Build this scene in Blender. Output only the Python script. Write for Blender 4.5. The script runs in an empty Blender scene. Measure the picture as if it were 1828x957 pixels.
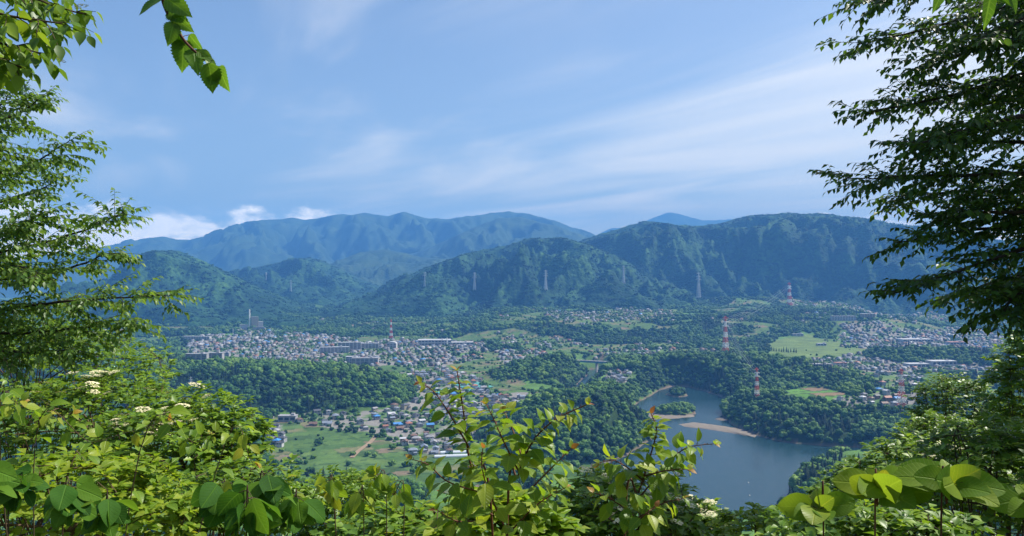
import bpy, math, random
import numpy as np
from mathutils import Vector, Matrix

random.seed(7)
rng = np.random.default_rng(11)
scn = bpy.context.scene

# ------------------------------------------------------------------ camera
FPX = 1408.0            # focal length in photograph pixels (1828 wide)
CX, HZ = 914.0, 500.0   # optical column, horizon row
CAMZ = 230.0            # metres above the lake
cam_d = bpy.data.cameras.new('camera')
cam = bpy.data.objects.new('camera', cam_d)
scn.collection.objects.link(cam)
cam.location = (0, 0, CAMZ)
cam.rotation_euler = (math.radians(90), 0, 0)
cam_d.sensor_width = 36.0
cam_d.lens = 36.0 * FPX / 1828.0
cam_d.shift_y = (HZ - 478.5) / 1828.0
cam_d.clip_start = 0.05
cam_d.clip_end = 80000
scn.camera = cam

# ------------------------------------------------------------------ sun + sky
SUN_EL, SUN_AZ = math.radians(50), math.radians(66)   # azimuth clockwise from the view direction
sd = bpy.data.lights.new('sun', 'SUN')
sd.energy = 5.0
sd.angle = math.radians(0.53)
sd.color = (1.0, 0.965, 0.915)
sun = bpy.data.objects.new('sun', sd)
scn.collection.objects.link(sun)
sv = Vector((math.sin(SUN_AZ) * math.cos(SUN_EL), math.cos(SUN_AZ) * math.cos(SUN_EL), math.sin(SUN_EL)))
sun.rotation_euler = sv.to_track_quat('Z', 'Y').to_euler()
sun.location = (0, 0, 600)

world = bpy.data.worlds.new('World')
scn.world = world
world.use_nodes = True
wt = world.node_tree
wt.nodes.clear()


def N(t, kind, **kw):
    n = t.nodes.new(kind)
    for k, v in kw.items():
        setattr(n, k, v)
    return n


def link(t, a, b):
    t.links.new(a, b)


def ramp(t, stops, interp='LINEAR'):
    r = N(t, 'ShaderNodeValToRGB')
    r.color_ramp.interpolation = interp
    e = r.color_ramp.elements
    while len(e) < len(stops):
        e.new(0.5)
    for i, (p, c) in enumerate(stops):
        e[i].position = p
        e[i].color = tuple(c) + (1,) if len(c) == 3 else c
    return r


def math_node(t, op, a, b=None, c=None, clamp=False):
    m = N(t, 'ShaderNodeMath', operation=op)
    m.use_clamp = clamp
    for i, v in enumerate((a, b, c)):
        if v is None:
            continue
        if isinstance(v, (int, float)):
            m.inputs[i].default_value = v
        else:
            link(t, v, m.inputs[i])
    return m.outputs[0]


def mix_col(t, fac, a, b, mode='MIX'):
    m = N(t, 'ShaderNodeMix', data_type='RGBA', blend_type=mode)
    m.clamp_factor = True
    for sock, v in ((m.inputs[0], fac), (m.inputs[6], a), (m.inputs[7], b)):
        if isinstance(v, (int, float)):
            sock.default_value = v
        elif isinstance(v, tuple):
            sock.default_value = v + (1,) if len(v) == 3 else v
        else:
            link(t, v, sock)
    return m.outputs[2]


SKY_STRENGTH = 0.10
sky = N(wt, 'ShaderNodeTexSky', sky_type='NISHITA')
sky.sun_disc = False
sky.sun_elevation = SUN_EL
sky.sun_rotation = SUN_AZ
sky.altitude = 300
sky.air_density = 1.0
sky.dust_density = 1.6
sky.ozone_density = 2.0
tc = N(wt, 'ShaderNodeTexCoord')
sep = N(wt, 'ShaderNodeSeparateXYZ')
link(wt, tc.outputs['Generated'], sep.inputs[0])
zc = math_node(wt, 'ADD', math_node(wt, 'MAXIMUM', sep.outputs[2], 0.0), 0.06)
px_ = math_node(wt, 'DIVIDE', sep.outputs[0], zc)
py_ = math_node(wt, 'DIVIDE', sep.outputs[1], zc)
cxyz = N(wt, 'ShaderNodeCombineXYZ')
link(wt, px_, cxyz.inputs[0]); link(wt, py_, cxyz.inputs[1])
# long combed cirrus, high cloud sheet seen in perspective
mp = N(wt, 'ShaderNodeMapping')
mp.vector_type = 'TEXTURE'
mp.inputs['Rotation'].default_value = (0, 0, math.radians(-52))
mp.inputs['Scale'].default_value = (2.4, 1.05, 1)
mp.inputs['Location'].default_value = (3.1, 0.4, 0)
link(wt, cxyz.outputs[0], mp.inputs[0])
n1 = N(wt, 'ShaderNodeTexNoise'); n1.inputs['Scale'].default_value = 1.0
n1.inputs['Detail'].default_value = 9; n1.inputs['Roughness'].default_value = 0.52
n1.inputs['Distortion'].default_value = 0.9
link(wt, mp.outputs[0], n1.inputs['Vector'])
mp2 = N(wt, 'ShaderNodeMapping')
mp2.inputs['Scale'].default_value = (0.16, 0.16, 1)
mp2.inputs['Location'].default_value = (0.55, 0.1, 0)
link(wt, cxyz.outputs[0], mp2.inputs[0])
n2 = N(wt, 'ShaderNodeTexNoise'); n2.inputs['Scale'].default_value = 1.0
n2.inputs['Detail'].default_value = 3
link(wt, mp2.outputs[0], n2.inputs['Vector'])
# thin cirrus gathers towards the sun's side of the sky
side = N(wt, 'ShaderNodeMapRange'); side.interpolation_type = 'SMOOTHSTEP'
side.inputs['From Min'].default_value = -0.45; side.inputs['From Max'].default_value = 0.45
link(wt, sep.outputs[0], side.inputs['Value'])
cov = math_node(wt, 'ADD', n1.outputs['Fac'], math_node(wt, 'MULTIPLY', math_node(wt, 'SUBTRACT', n2.outputs['Fac'], 0.5), 0.45))
cov = math_node(wt, 'ADD', cov, math_node(wt, 'MULTIPLY', side.outputs[0], 0.20))
cr = N(wt, 'ShaderNodeMapRange'); cr.interpolation_type = 'SMOOTHSTEP'
cr.inputs['From Min'].default_value = 0.46; cr.inputs['From Max'].default_value = 0.95
cr.inputs['To Max'].default_value = 0.66
link(wt, cov, cr.inputs['Value'])
# low cumulus heads standing behind the far ranges
at = math_node(wt, 'ARCTAN2', sep.outputs[0], sep.outputs[1])
cc = N(wt, 'ShaderNodeCombineXYZ')
link(wt, math_node(wt, 'MULTIPLY', at, 1.0), cc.inputs[0])
link(wt, math_node(wt, 'MULTIPLY', sep.outputs[2], 2.0), cc.inputs[1])
n3 = N(wt, 'ShaderNodeTexNoise'); n3.inputs['Scale'].default_value = 26
n3.inputs['Detail'].default_value = 7; n3.inputs['Roughness'].default_value = 0.55
link(wt, cc.outputs[0], n3.inputs['Vector'])
cc2 = N(wt, 'ShaderNodeCombineXYZ')
link(wt, at, cc2.inputs[0])
n4 = N(wt, 'ShaderNodeTexNoise'); n4.inputs['Scale'].default_value = 4.3
n4.inputs['Detail'].default_value = 2.5
link(wt, cc2.outputs[0], n4.inputs['Vector'])
# cloud top elevation wanders with azimuth
top = math_node(wt, 'ADD', math_node(wt, 'MULTIPLY', n4.outputs['Fac'], 0.085), 0.034)
lft = N(wt, 'ShaderNodeMapRange'); lft.interpolation_type = 'SMOOTHSTEP'
lft.inputs['From Min'].default_value = 0.05; lft.inputs['From Max'].default_value = -0.30; lft.inputs['To Max'].default_value = 0.017
link(wt, at, lft.inputs['Value'])
top = math_node(wt, 'ADD', top, lft.outputs[0])
dz = math_node(wt, 'SUBTRACT', top, sep.outputs[2])
cu = math_node(wt, 'ADD', math_node(wt, 'MULTIPLY', dz, 30.0), math_node(wt, 'MULTIPLY', math_node(wt, 'SUBTRACT', n3.outputs['Fac'], 0.56), 3.2))
cur = N(wt, 'ShaderNodeMapRange'); cur.interpolation_type = 'SMOOTHSTEP'
cur.inputs['From Min'].default_value = 0.0; cur.inputs['From Max'].default_value = 0.9
cur.inputs['To Max'].default_value = 0.85
link(wt, cu, cur.inputs['Value'])
skyc = mix_col(wt, cr.outputs[0], sky.outputs[0], (9.6, 9.2, 8.2))
skyc = mix_col(wt, cur.outputs[0], skyc, (18.0, 17.2, 15.6))
bg = N(wt, 'ShaderNodeBackground')
bg.inputs['Strength'].default_value = SKY_STRENGTH
link(wt, skyc, bg.inputs['Color'])
wo = N(wt, 'ShaderNodeOutputWorld')
link(wt, bg.outputs[0], wo.inputs['Surface'])
world.cycles.sampling_method = 'MANUAL'
world.cycles.sample_map_resolution = 512

scn.view_settings.view_transform = 'Standard'
scn.view_settings.look = 'None'
scn.view_settings.exposure = 0.68
scn.view_settings.gamma = 1.0
scn.view_settings.use_curve_mapping = False
cy = scn.cycles
cy.use_denoising = True
cy.denoiser = 'OPENIMAGEDENOISE'
cy.denoising_input_passes = 'RGB_ALBEDO_NORMAL'
cy.max_bounces = 6
cy.diffuse_bounces = 3
cy.glossy_bounces = 2
cy.transmission_bounces = 4
cy.volume_bounces = 0
cy.transparent_max_bounces = 4
cy.caustics_reflective = False
cy.caustics_refractive = False

# ------------------------------------------------------------------ helpers
COL = scn.collection


def P(px, py, d):
    """world point that stands d metres in front of the camera at photo pixel px, py"""
    return Vector(((px - CX) / FPX * d, d, CAMZ - (py - HZ) / FPX * d))


def proj(x, y, z):
    return CX + FPX * x / y, HZ + FPX * (CAMZ - z) / y


def tag(o, label=None, cat=None, group=None, kind=None):
    if label: o['label'] = label
    if cat: o['category'] = cat
    if group: o['group'] = group
    if kind: o['kind'] = kind
    return o


def link_obj(name, data, parent=None):
    o = bpy.data.objects.new(name, data)
    COL.objects.link(o)
    if parent is not None:
        o.parent = parent
    return o


def empty(name, loc, rz=0.0):
    o = link_obj(name, None)
    o.empty_display_size = 0.5
    o.location = loc
    o.rotation_euler = (0, 0, rz)
    return o


def mesh_np(name, V, F, mats, mat_idx=None, smooth=False):
    """V (n,3); F list of arrays of equal-length polygons"""
    me = bpy.data.meshes.new(name)
    V = np.asarray(V, dtype=np.float32)
    if isinstance(F, np.ndarray):
        F = [F]
    F = [np.asarray(f, dtype=np.int32) for f in F if len(f)]
    nl = sum(f.size for f in F); npol = sum(len(f) for f in F)
    me.vertices.add(len(V)); me.vertices.foreach_set('co', V.ravel())
    me.loops.add(nl); me.loops.foreach_set('vertex_index', np.concatenate([f.ravel() for f in F]))
    me.polygons.add(npol)
    tot = np.concatenate([np.full(len(f), f.shape[1], dtype=np.int32) for f in F])
    st = np.concatenate([[0], np.cumsum(tot)[:-1]]).astype(np.int32)
    me.polygons.foreach_set('loop_start', st)
    if mat_idx is not None:
        me.polygons.foreach_set('material_index', np.asarray(mat_idx, dtype=np.int32))
    if smooth:
        me.polygons.foreach_set('use_smooth', np.ones(npol, dtype=bool))
    for m in (mats if isinstance(mats, (list, tuple)) else [mats]):
        me.materials.append(m)
    me.update(calc_edges=True)
    return me


def add_color(me, arr, name='col'):
    a = me.attributes.new(name, 'FLOAT_COLOR', 'POINT')
    c = np.ones((len(arr), 4), dtype=np.float32); c[:, :arr.shape[1]] = arr
    a.data.foreach_set('color', c.ravel())


def add_float(me, arr, name):
    a = me.attributes.new(name, 'FLOAT', 'POINT')
    a.data.foreach_set('value', np.asarray(arr, dtype=np.float32))


# value-gradient noise in numpy
_perm = rng.permutation(512)
_g = rng.normal(size=(512, 2)); _g /= np.linalg.norm(_g, axis=1, keepdims=True)


def perlin(x, y):
    x = np.asarray(x, float); y = np.asarray(y, float)
    xi = np.floor(x).astype(int); yi = np.floor(y).astype(int)
    xf = x - xi; yf = y - yi
    u = xf * xf * xf * (xf * (xf * 6 - 15) + 10); v = yf * yf * yf * (yf * (yf * 6 - 15) + 10)

    def gr(ix, iy, dx, dy):
        g = _g[_perm[(ix + _perm[iy & 511]) & 511]]
        return g[..., 0] * dx + g[..., 1] * dy
    a = gr(xi, yi, xf, yf); b = gr(xi + 1, yi, xf - 1, yf)
    c = gr(xi, yi + 1, xf, yf - 1); d = gr(xi + 1, yi + 1, xf - 1, yf - 1)
    return (a + u * (b - a)) * (1 - v) + (c + u * (d - c)) * v


def fbm(x, y, o=4, g=0.5):
    s = 0; a = 1.0
    for i in range(o):
        s = s + a * perlin(x * 2 ** i + 17.3 * i, y * 2 ** i - 9.1 * i); a *= g
    return s


def ridged(x, y, o=4, g=0.5):
    s = 0; a = 1.0; n = 0
    for i in range(o):
        s = s + a * (1 - 2.2 * np.abs(perlin(x * 2 ** i + 5.7 * i, y * 2 ** i + 3.3 * i))); n += a; a *= g
    return s / n


def sstep(a, b, x):
    t = np.clip((x - a) / (b - a), 0, 1)
    return t * t * (3 - 2 * t)


def in_poly(px, py, poly):
    px = np.asarray(px); py = np.asarray(py)
    r = np.zeros(px.shape, bool)
    n = len(poly)
    for i in range(n):
        x1, y1 = poly[i]; x2, y2 = poly[(i + 1) % n]
        c = ((y1 > py) != (y2 > py))
        with np.errstate(divide='ignore', invalid='ignore'):
            xx = (x2 - x1) * (py - y1) / (y2 - y1 + 1e-12) + x1
        r ^= c & (px < xx)
    return r


def seg_dist(x, y, a, b):
    ax, ay = a; bx, by = b
    dx, dy = bx - ax, by - ay
    t = np.clip(((x - ax) * dx + (y - ay) * dy) / (dx * dx + dy * dy), 0, 1)
    return np.hypot(x - ax - t * dx, y - ay - t * dy), t


def poly_sd(x, y, poly):
    """signed distance, negative inside"""
    d = np.full(np.shape(x), 1e9)
    for i in range(len(poly)):
        d = np.minimum(d, seg_dist(x, y, poly[i], poly[(i + 1) % len(poly)])[0])
    return np.where(in_poly(x, y, poly), -d, d)


# ------------------------------------------------------------------ materials
def new_mat(name):
    m = bpy.data.materials.new(name)
    m.use_nodes = True
    t = m.node_tree
    b = t.nodes['Principled BSDF']
    return m, t, b


def plain(name, col, rough=0.7, var=0.12, scale=0.5, metal=0.0, bump=0.0):
    m, t, b = new_mat(name)
    tcn = N(t, 'ShaderNodeTexCoord')
    nz = N(t, 'ShaderNodeTexNoise'); nz.inputs['Scale'].default_value = scale; nz.inputs['Detail'].default_value = 5
    link(t, tcn.outputs['Object'], nz.inputs['Vector'])
    oi = N(t, 'ShaderNodeObjectInfo')
    f = math_node(t, 'ADD', math_node(t, 'MULTIPLY', nz.outputs['Fac'], 0.6), math_node(t, 'MULTIPLY', oi.outputs['Random'], 0.4))
    lo = tuple(max(0, c * (1 - 2 * var)) for c in col); hi = tuple(min(1, c * (1 + 2 * var)) for c in col)
    r = ramp(t, [(0.2, lo), (0.8, hi)])
    link(t, f, r.inputs[0])
    link(t, r.outputs[0], b.inputs['Base Color'])
    b.inputs['Roughness'].default_value = rough
    b.inputs['Metallic'].default_value = metal
    b.inputs['Specular IOR Level'].default_value = 0.3
    if bump:
        bp = N(t, 'ShaderNodeBump'); bp.inputs['Strength'].default_value = bump
        link(t, nz.outputs['Fac'], bp.inputs['Height']); link(t, bp.outputs[0], b.inputs['Normal'])
    return m


def leaf_mat(name, dark, mid, light, transl=0.42, rough=0.42, veins=0.0, tcol=None, spec=0.4):
    m, t, b = new_mat(name)
    out = t.nodes['Material Output']
    at_ = N(t, 'ShaderNodeAttribute', attribute_name='lv')
    oi = N(t, 'ShaderNodeObjectInfo')
    v = math_node(t, 'FRACT', math_node(t, 'ADD', at_.outputs['Fac'], oi.outputs['Random']))
    r = ramp(t, [(0.0, dark), (0.5, mid), (1.0, light)])
    link(t, v, r.inputs[0])
    col = r.outputs[0]
    uv = N(t, 'ShaderNodeAttribute', attribute_name='luv')
    sp = N(t, 'ShaderNodeSeparateColor'); link(t, uv.outputs['Color'], sp.inputs[0])
    ax = math_node(t, 'ABSOLUTE', math_node(t, 'SUBTRACT', sp.outputs[0], 0.5))
    if veins:
        rib = N(t, 'ShaderNodeMapRange'); rib.inputs['From Min'].default_value = 0.0; rib.inputs['From Max'].default_value = 0.03
        rib.inputs['To Min'].default_value = 1.0; rib.inputs['To Max'].default_value = 0.0
        link(t, ax, rib.inputs['Value'])
        ph = math_node(t, 'SUBTRACT', math_node(t, 'MULTIPLY', sp.outputs[1], 8.0), math_node(t, 'MULTIPLY', ax, 7.0))
        sv_ = math_node(t, 'ABSOLUTE', math_node(t, 'SUBTRACT', math_node(t, 'FRACT', ph), 0.5))
        sr = N(t, 'ShaderNodeMapRange'); sr.inputs['From Min'].default_value = 0.0; sr.inputs['From Max'].default_value = 0.09
        sr.inputs['To Min'].default_value = 0.7; sr.inputs['To Max'].default_value = 0.0
        link(t, sv_, sr.inputs['Value'])
        vein = math_node(t, 'MAXIMUM', rib.outputs[0], sr.outputs[0])
        col = mix_col(t, math_node(t, 'MULTIPLY', vein, veins), col, tuple(min(1, c * 1.9 + 0.03) for c in light))
        bp = N(t, 'ShaderNodeBump'); bp.inputs['Strength'].default_value = 0.5; bp.inputs['Distance'].default_value = 0.004
        bp.invert = True
        link(t, vein, bp.inputs['Height']); link(t, bp.outputs[0], b.inputs['Normal'])
    tcn = N(t, 'ShaderNodeTexCoord')
    nz = N(t, 'ShaderNodeTexNoise'); nz.inputs['Scale'].default_value = 60.0; nz.inputs['Detail'].default_value = 3
    link(t, tcn.outputs['Object'], nz.inputs['Vector'])
    hs = N(t, 'ShaderNodeHueSaturation')
    link(t, math_node(t, 'ADD', 0.72, math_node(t, 'MULTIPLY', nz.outputs['Fac'], 0.56)), hs.inputs['Value'])
    link(t, col, hs.inputs['Color'])
    col = hs.outputs[0]
    link(t, col, b.inputs['Base Color'])
    b.inputs['Roughness'].default_value = rough
    b.inputs['Specular IOR Level'].default_value = spec
    tr = N(t, 'ShaderNodeBsdfTranslucent')
    tm = mix_col(t, 1.0, col, tcol or (1.0, 1.0, 0.35), 'MULTIPLY')
    g = N(t, 'ShaderNodeGamma'); g.inputs['Gamma'].default_value = 0.85
    link(t, tm, g.inputs['Color'])
    link(t, g.outputs[0], tr.inputs['Color'])
    ms = N(t, 'ShaderNodeMixShader'); ms.inputs[0].default_value = transl
    link(t, b.outputs[0], ms.inputs[1]); link(t, tr.outputs[0], ms.inputs[2])
    link(t, ms.outputs[0], out.inputs['Surface'])
    return m


def canopy_mat(name, stops, rough=0.75):
    """crowns of trees hundreds of metres away: colour changes from tree to tree and from leaf mass to leaf mass"""
    m, t, b = new_mat(name)
    oi = N(t, 'ShaderNodeObjectInfo')
    tcn = N(t, 'ShaderNodeTexCoord')
    nz = N(t, 'ShaderNodeTexNoise'); nz.inputs['Scale'].default_value = 0.9; nz.inputs['Detail'].default_value = 4
    link(t, tcn.outputs['Object'], nz.inputs['Vector'])
    geo = N(t, 'ShaderNodeNewGeometry')
    big = N(t, 'ShaderNodeTexNoise'); big.inputs['Scale'].default_value = 0.004; big.inputs['Detail'].default_value = 5
    link(t, geo.outputs['Position'], big.inputs['Vector'])
    f = math_node(t, 'ADD', math_node(t, 'MULTIPLY', oi.outputs['Random'], 0.75),
                  math_node(t, 'ADD', math_node(t, 'MULTIPLY', nz.outputs['Fac'], 0.35), math_node(t, 'MULTIPLY', math_node(t, 'SUBTRACT', big.outputs['Fac'], 0.5), 2.0)))
    r = ramp(t, stops)
    link(t, f, r.inputs[0])
    link(t, r.outputs[0], b.inputs['Base Color'])
    b.inputs['Roughness'].default_value = rough
    b.inputs['Specular IOR Level'].default_value = 0.15
    return m


def mountain_mat(name, seed, dark, mid, light):
    m, t, b = new_mat(name)
    geo = N(t, 'ShaderNodeNewGeometry')
    off = N(t, 'ShaderNodeMapping'); off.inputs['Location'].default_value = (seed * 311.0, seed * 97.0, 0)
    link(t, geo.outputs['Position'], off.inputs[0])
    big = N(t, 'ShaderNodeTexNoise'); big.inputs['Scale'].default_value = 0.0045; big.inputs['Detail'].default_value = 6; big.inputs['Roughness'].default_value = 0.6
    link(t, off.outputs[0], big.inputs['Vector'])
    vor = N(t, 'ShaderNodeTexVoronoi'); vor.inputs['Scale'].default_value = 0.075
    link(t, off.outputs[0], vor.inputs['Vector'])
    fine = N(t, 'ShaderNodeSeparateColor'); link(t, vor.outputs['Color'], fine.inputs[0])
    f = math_node(t, 'ADD', math_node(t, 'MULTIPLY', math_node(t, 'SUBTRACT', big.outputs['Fac'], 0.5), 1.9), math_node(t, 'ADD', 0.2, math_node(t, 'MULTIPLY', fine.outputs[0], 0.5)))
    r = ramp(t, [(0.1, dark), (0.5, mid), (0.95, light)])
    link(t, f, r.inputs[0])
    link(t, r.outputs[0], b.inputs['Base Color'])
    b.inputs['Roughness'].default_value = 0.85
    b.inputs['Specular IOR Level'].default_value = 0.1
    bp = N(t, 'ShaderNodeBump'); bp.inputs['Strength'].default_value = 0.8; bp.inputs['Distance'].default_value = 4.5; bp.invert = True
    link(t, vor.outputs['Distance'], bp.inputs['Height']); link(t, bp.outputs[0], b.inputs['Normal'])
    return m


def ground_mat():
    m, t, b = new_mat('ground')
    a = N(t, 'ShaderNodeAttribute', attribute_name='col')
    geo = N(t, 'ShaderNodeNewGeometry')
    nz = N(t, 'ShaderNodeTexNoise'); nz.inputs['Scale'].default_value = 0.11; nz.inputs['Detail'].default_value = 8; nz.inputs['Roughness'].default_value = 0.7
    link(t, geo.outputs['Position'], nz.inputs['Vector'])
    hs = N(t, 'ShaderNodeHueSaturation')
    link(t, math_node(t, 'ADD', 0.35, math_node(t, 'MULTIPLY', nz.outputs['Fac'], 1.3)), hs.inputs['Value'])
    link(t, a.outputs['Color'], hs.inputs['Color'])
    link(t, hs.outputs[0], b.inputs['Base Color'])
    b.inputs['Roughness'].default_value = 0.9
    b.inputs['Specular IOR Level'].default_value = 0.1
    bp = N(t, 'ShaderNodeBump'); bp.inputs['Strength'].default_value = 0.7; bp.inputs['Distance'].default_value = 1.5
    link(t, nz.outputs['Fac'], bp.inputs['Height']); link(t, bp.outputs[0], b.inputs['Normal'])
    return m


def water_mat():
    m, t, b = new_mat('lake_water')
    geo = N(t, 'ShaderNodeNewGeometry')
    n_ = N(t, 'ShaderNodeTexNoise'); n_.inputs['Scale'].default_value = 0.02; n_.inputs['Detail'].default_value = 7
    link(t, geo.outputs['Position'], n_.inputs['Vector'])
    r = ramp(t, [(0.3, (0.008, 0.030, 0.034)), (0.7, (0.014, 0.042, 0.048))])
    link(t, n_.outputs['Fac'], r.inputs[0]); link(t, r.outputs[0], b.inputs['Base Color'])
    rr = ramp(t, [(0.35, (0.06,) * 3), (0.65, (0.20,) * 3)])
    link(t, n_.outputs['Fac'], rr.inputs[0]); link(t, rr.outputs[0], b.inputs['Roughness'])
    w = N(t, 'ShaderNodeTexNoise'); w.inputs['Scale'].default_value = 0.35; w.inputs['Detail'].default_value = 6
    mpw = N(t, 'ShaderNodeMapping'); mpw.inputs['Scale'].default_value = (1, 2.2, 1)
    link(t, geo.outputs['Position'], mpw.inputs[0]); link(t, mpw.outputs[0], w.inputs['Vector'])
    bp = N(t, 'ShaderNodeBump'); bp.inputs['Strength'].default_value = 0.35; bp.inputs['Distance'].default_value = 0.6
    link(t, w.outputs['Fac'], bp.inputs['Height']); link(t, bp.outputs[0], b.inputs['Normal'])
    b.inputs['IOR'].default_value = 1.33
    return m


M = {}
M['ground'] = ground_mat()
M['water'] = water_mat()
M['sand'] = plain('sand', (0.14, 0.118, 0.09), 0.9, 0.3, 0.12)
M['asphalt'] = plain('pale_asphalt', (0.20, 0.19, 0.18), 0.9, 0.1, 0.1)
M['dirt'] = plain('dirt_track', (0.26, 0.19, 0.12), 0.95, 0.15, 0.1)
M['bark'] = plain('bark', (0.055, 0.042, 0.032), 0.9, 0.3, 14.0, bump=0.6)
M['twig'] = plain('twig', (0.085, 0.055, 0.030), 0.8, 0.25, 20.0)
M['redtwig'] = plain('red_twig', (0.13, 0.05, 0.025), 0.7, 0.25, 20.0)
M['steel'] = plain('galvanised_steel', (0.50, 0.53, 0.56), 0.5, 0.05, 0.3)
M['white_paint'] = plain('white_paint', (0.80, 0.79, 0.77), 0.6, 0.04, 0.3)
M['red_paint'] = plain('red_paint', (0.55, 0.07, 0.03), 0.6, 0.08, 0.3)
M['bridge_blue'] = plain('bridge_blue', (0.10, 0.24, 0.42), 0.5, 0.1, 0.2)
M['concrete'] = plain('concrete', (0.42, 0.41, 0.39), 0.8, 0.08, 0.2)
M['glass'] = plain('window_glass', (0.05, 0.065, 0.085), 0.15, 0.2, 0.5)
M['net'] = plain('crop_netting', (0.07, 0.27, 0.24), 0.8, 0.2, 0.08)
M['film'] = plain('greenhouse_film', (0.62, 0.66, 0.70), 0.4, 0.06, 0.3)
M['wire'] = plain('wire', (0.30, 0.31, 0.33), 0.5, 0.05, 1)
M['cream'] = plain('cream_petal', (0.74, 0.68, 0.42), 0.7, 0.10, 30)
CAN = [(0.05, (0.012, 0.038, 0.012)), (0.4, (0.032, 0.088, 0.018)), (0.7, (0.070, 0.155, 0.026)), (1.0, (0.125, 0.215, 0.036))]
M['canopy'] = canopy_mat('broadleaf_canopy', CAN)
M['slope'] = canopy_mat('mountain_canopy', [(0.05, (0.004, 0.018, 0.012)), (0.4, (0.010, 0.038, 0.016)), (0.7, (0.022, 0.074, 0.022)), (1.0, (0.050, 0.125, 0.030))])
M['conifer'] = canopy_mat('conifer_canopy', [(0.1, (0.008, 0.022, 0.012)), (0.9, (0.020, 0.050, 0.020))])
WALLC = [('white_wall', (0.43, 0.43, 0.43)), ('cream_wall', (0.34, 0.30, 0.23)), ('grey_wall', (0.30, 0.30, 0.31)), ('brown_wall', (0.20, 0.14, 0.10))]
WM = [plain(n, c, 0.8, 0.08, 0.2) for n, c in WALLC]
ROOFC = [('dark grey', (0.075, 0.080, 0.090)), ('blue-grey', (0.17, 0.20, 0.25)), ('mid grey', (0.26, 0.26, 0.27)), ('brown', (0.15, 0.09, 0.065)),
         ('terracotta', (0.30, 0.125, 0.075)), ('bright blue', (0.05, 0.20, 0.46)), ('pale', (0.40, 0.41, 0.43))]
ROOFW = np.array([0.28, 0.26, 0.17, 0.12, 0.055, 0.035, 0.08]); ROOFW /= ROOFW.sum()
RM = [plain(n.replace(' ', '_') + '_roof', c, 0.6, 0.12, 0.3) for n, c in ROOFC]

# ------------------------------------------------------------------ terrain height
LAKE_PX = [(1000, 838), (1060, 834), (1105, 818), (1140, 800), (1160, 785), (1163, 765), (1150, 748), (1128, 736), (1126, 727), (1148, 713), (1166, 703),
           (1184, 694), (1200, 689), (1228, 691), (1262, 699), (1300, 713), (1296, 722), (1290, 742), (1304, 756), (1345, 775), (1400, 789), (1480, 797), (1560, 800),
           (1600, 804), (1580, 815), (1490, 822), (1445, 838), (1414, 862), (1408, 888), (1402, 912), (1375, 935), (1290, 948), (1200, 935), (1100, 890), (1040, 852)]
RIVER_PX = [(1126, 733), (1090, 728), (1050, 722), (1016, 712), (1020, 700), (1030, 684), (1046, 672), (1048, 660), (1070, 658), (1070, 668), (1062, 680), (1046, 694), (1042, 706), (1064, 714), (1100, 720), (1130, 727)]
def px2w(poly, z=0.0):
    return [((px - CX) / FPX * ((CAMZ - z) * FPX / (py - HZ)), (CAMZ - z) * FPX / (py - HZ)) for px, py in poly]
LAKE = px2w(LAKE_PX); RIVER = px2w(RIVER_PX)
ISLAND = px2w([(1164, 739), (1180, 731), (1210, 727), (1236, 731), (1240, 739), (1222, 742), (1190, 743)])
ISLET = px2w([(1190, 704), (1204, 700), (1222, 702), (1226, 707), (1206, 709)])
# wooded hills of the valley: polyline of (x, y, extra height, radius)
HILLS = [
    [(-1250, 1560, 46, 270), (-620, 1500, 50, 270), (-390, 1430, 42, 240), (-240, 1345, 14, 120)],
    [(75, 1065, 26, 105), (110, 1150, 40, 120), (165, 1270, 36, 110), (150, 1370, 14, 80)],
    [(25, 1640, 20, 90), (90, 1700, 34, 110), (160, 1840, 26, 100)],
    [(402, 1345, 14, 70), (500, 1270, 30, 120), (640, 1230, 32, 150), (800, 1150, 32, 160)],
    [(265, 1830, 18, 110), (400, 1790, 30, 140), (560, 1700, 30, 140), (640, 1560, 18, 100)],
    [(1000, 1960, 24, 130), (1180, 1900, 24, 110)],
]
SPUR = [(620, 380, 150, 330), (470, 640, 85, 240), (350, 800, 22, 110)]   # right flank of the viewpoint mountain


def capsule(x, y, line):
    h = np.zeros(np.shape(x))
    for (x0, y0, h0, r0), (x1, y1, h1, r1) in zip(line[:-1], line[1:]):
        d, t = seg_dist(x, y, (x0, y0), (x1, y1))
        hh = h0 + (h1 - h0) * t; rr = r0 + (r1 - r0) * t
        q = np.clip(1 - (d / rr) ** 2, 0, 1)
        h = np.maximum(h, hh * q ** 1.15)
    return h


def hills_h(x, y):
    wx = x + 40 * fbm(x / 220, y / 220, 3); wy = y + 40 * fbm(x / 220 + 9, y / 220 + 4, 3)
    h = np.zeros(np.shape(x))
    for L in HILLS:
        h = np.maximum(h, capsule(wx, wy, L))
    return h


def near_h(x, y):
    n = 228.35 - 0.62 * np.maximum(y, 0) - 0.35 * np.minimum(y, 0)
    n = np.where(y > 300, 228.35 - 186 - 0.32 * (y - 300), n)
    n = n - 0.06 * np.maximum(np.abs(x) - 90, 0) + 3.0 * fbm(x / 60, y / 60, 3) * sstep(12, 60, np.hypot(x, y))
    n = np.minimum(n, 262)
    n = np.maximum(n, capsule(x, y, SPUR) + 4)
    return n


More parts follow.
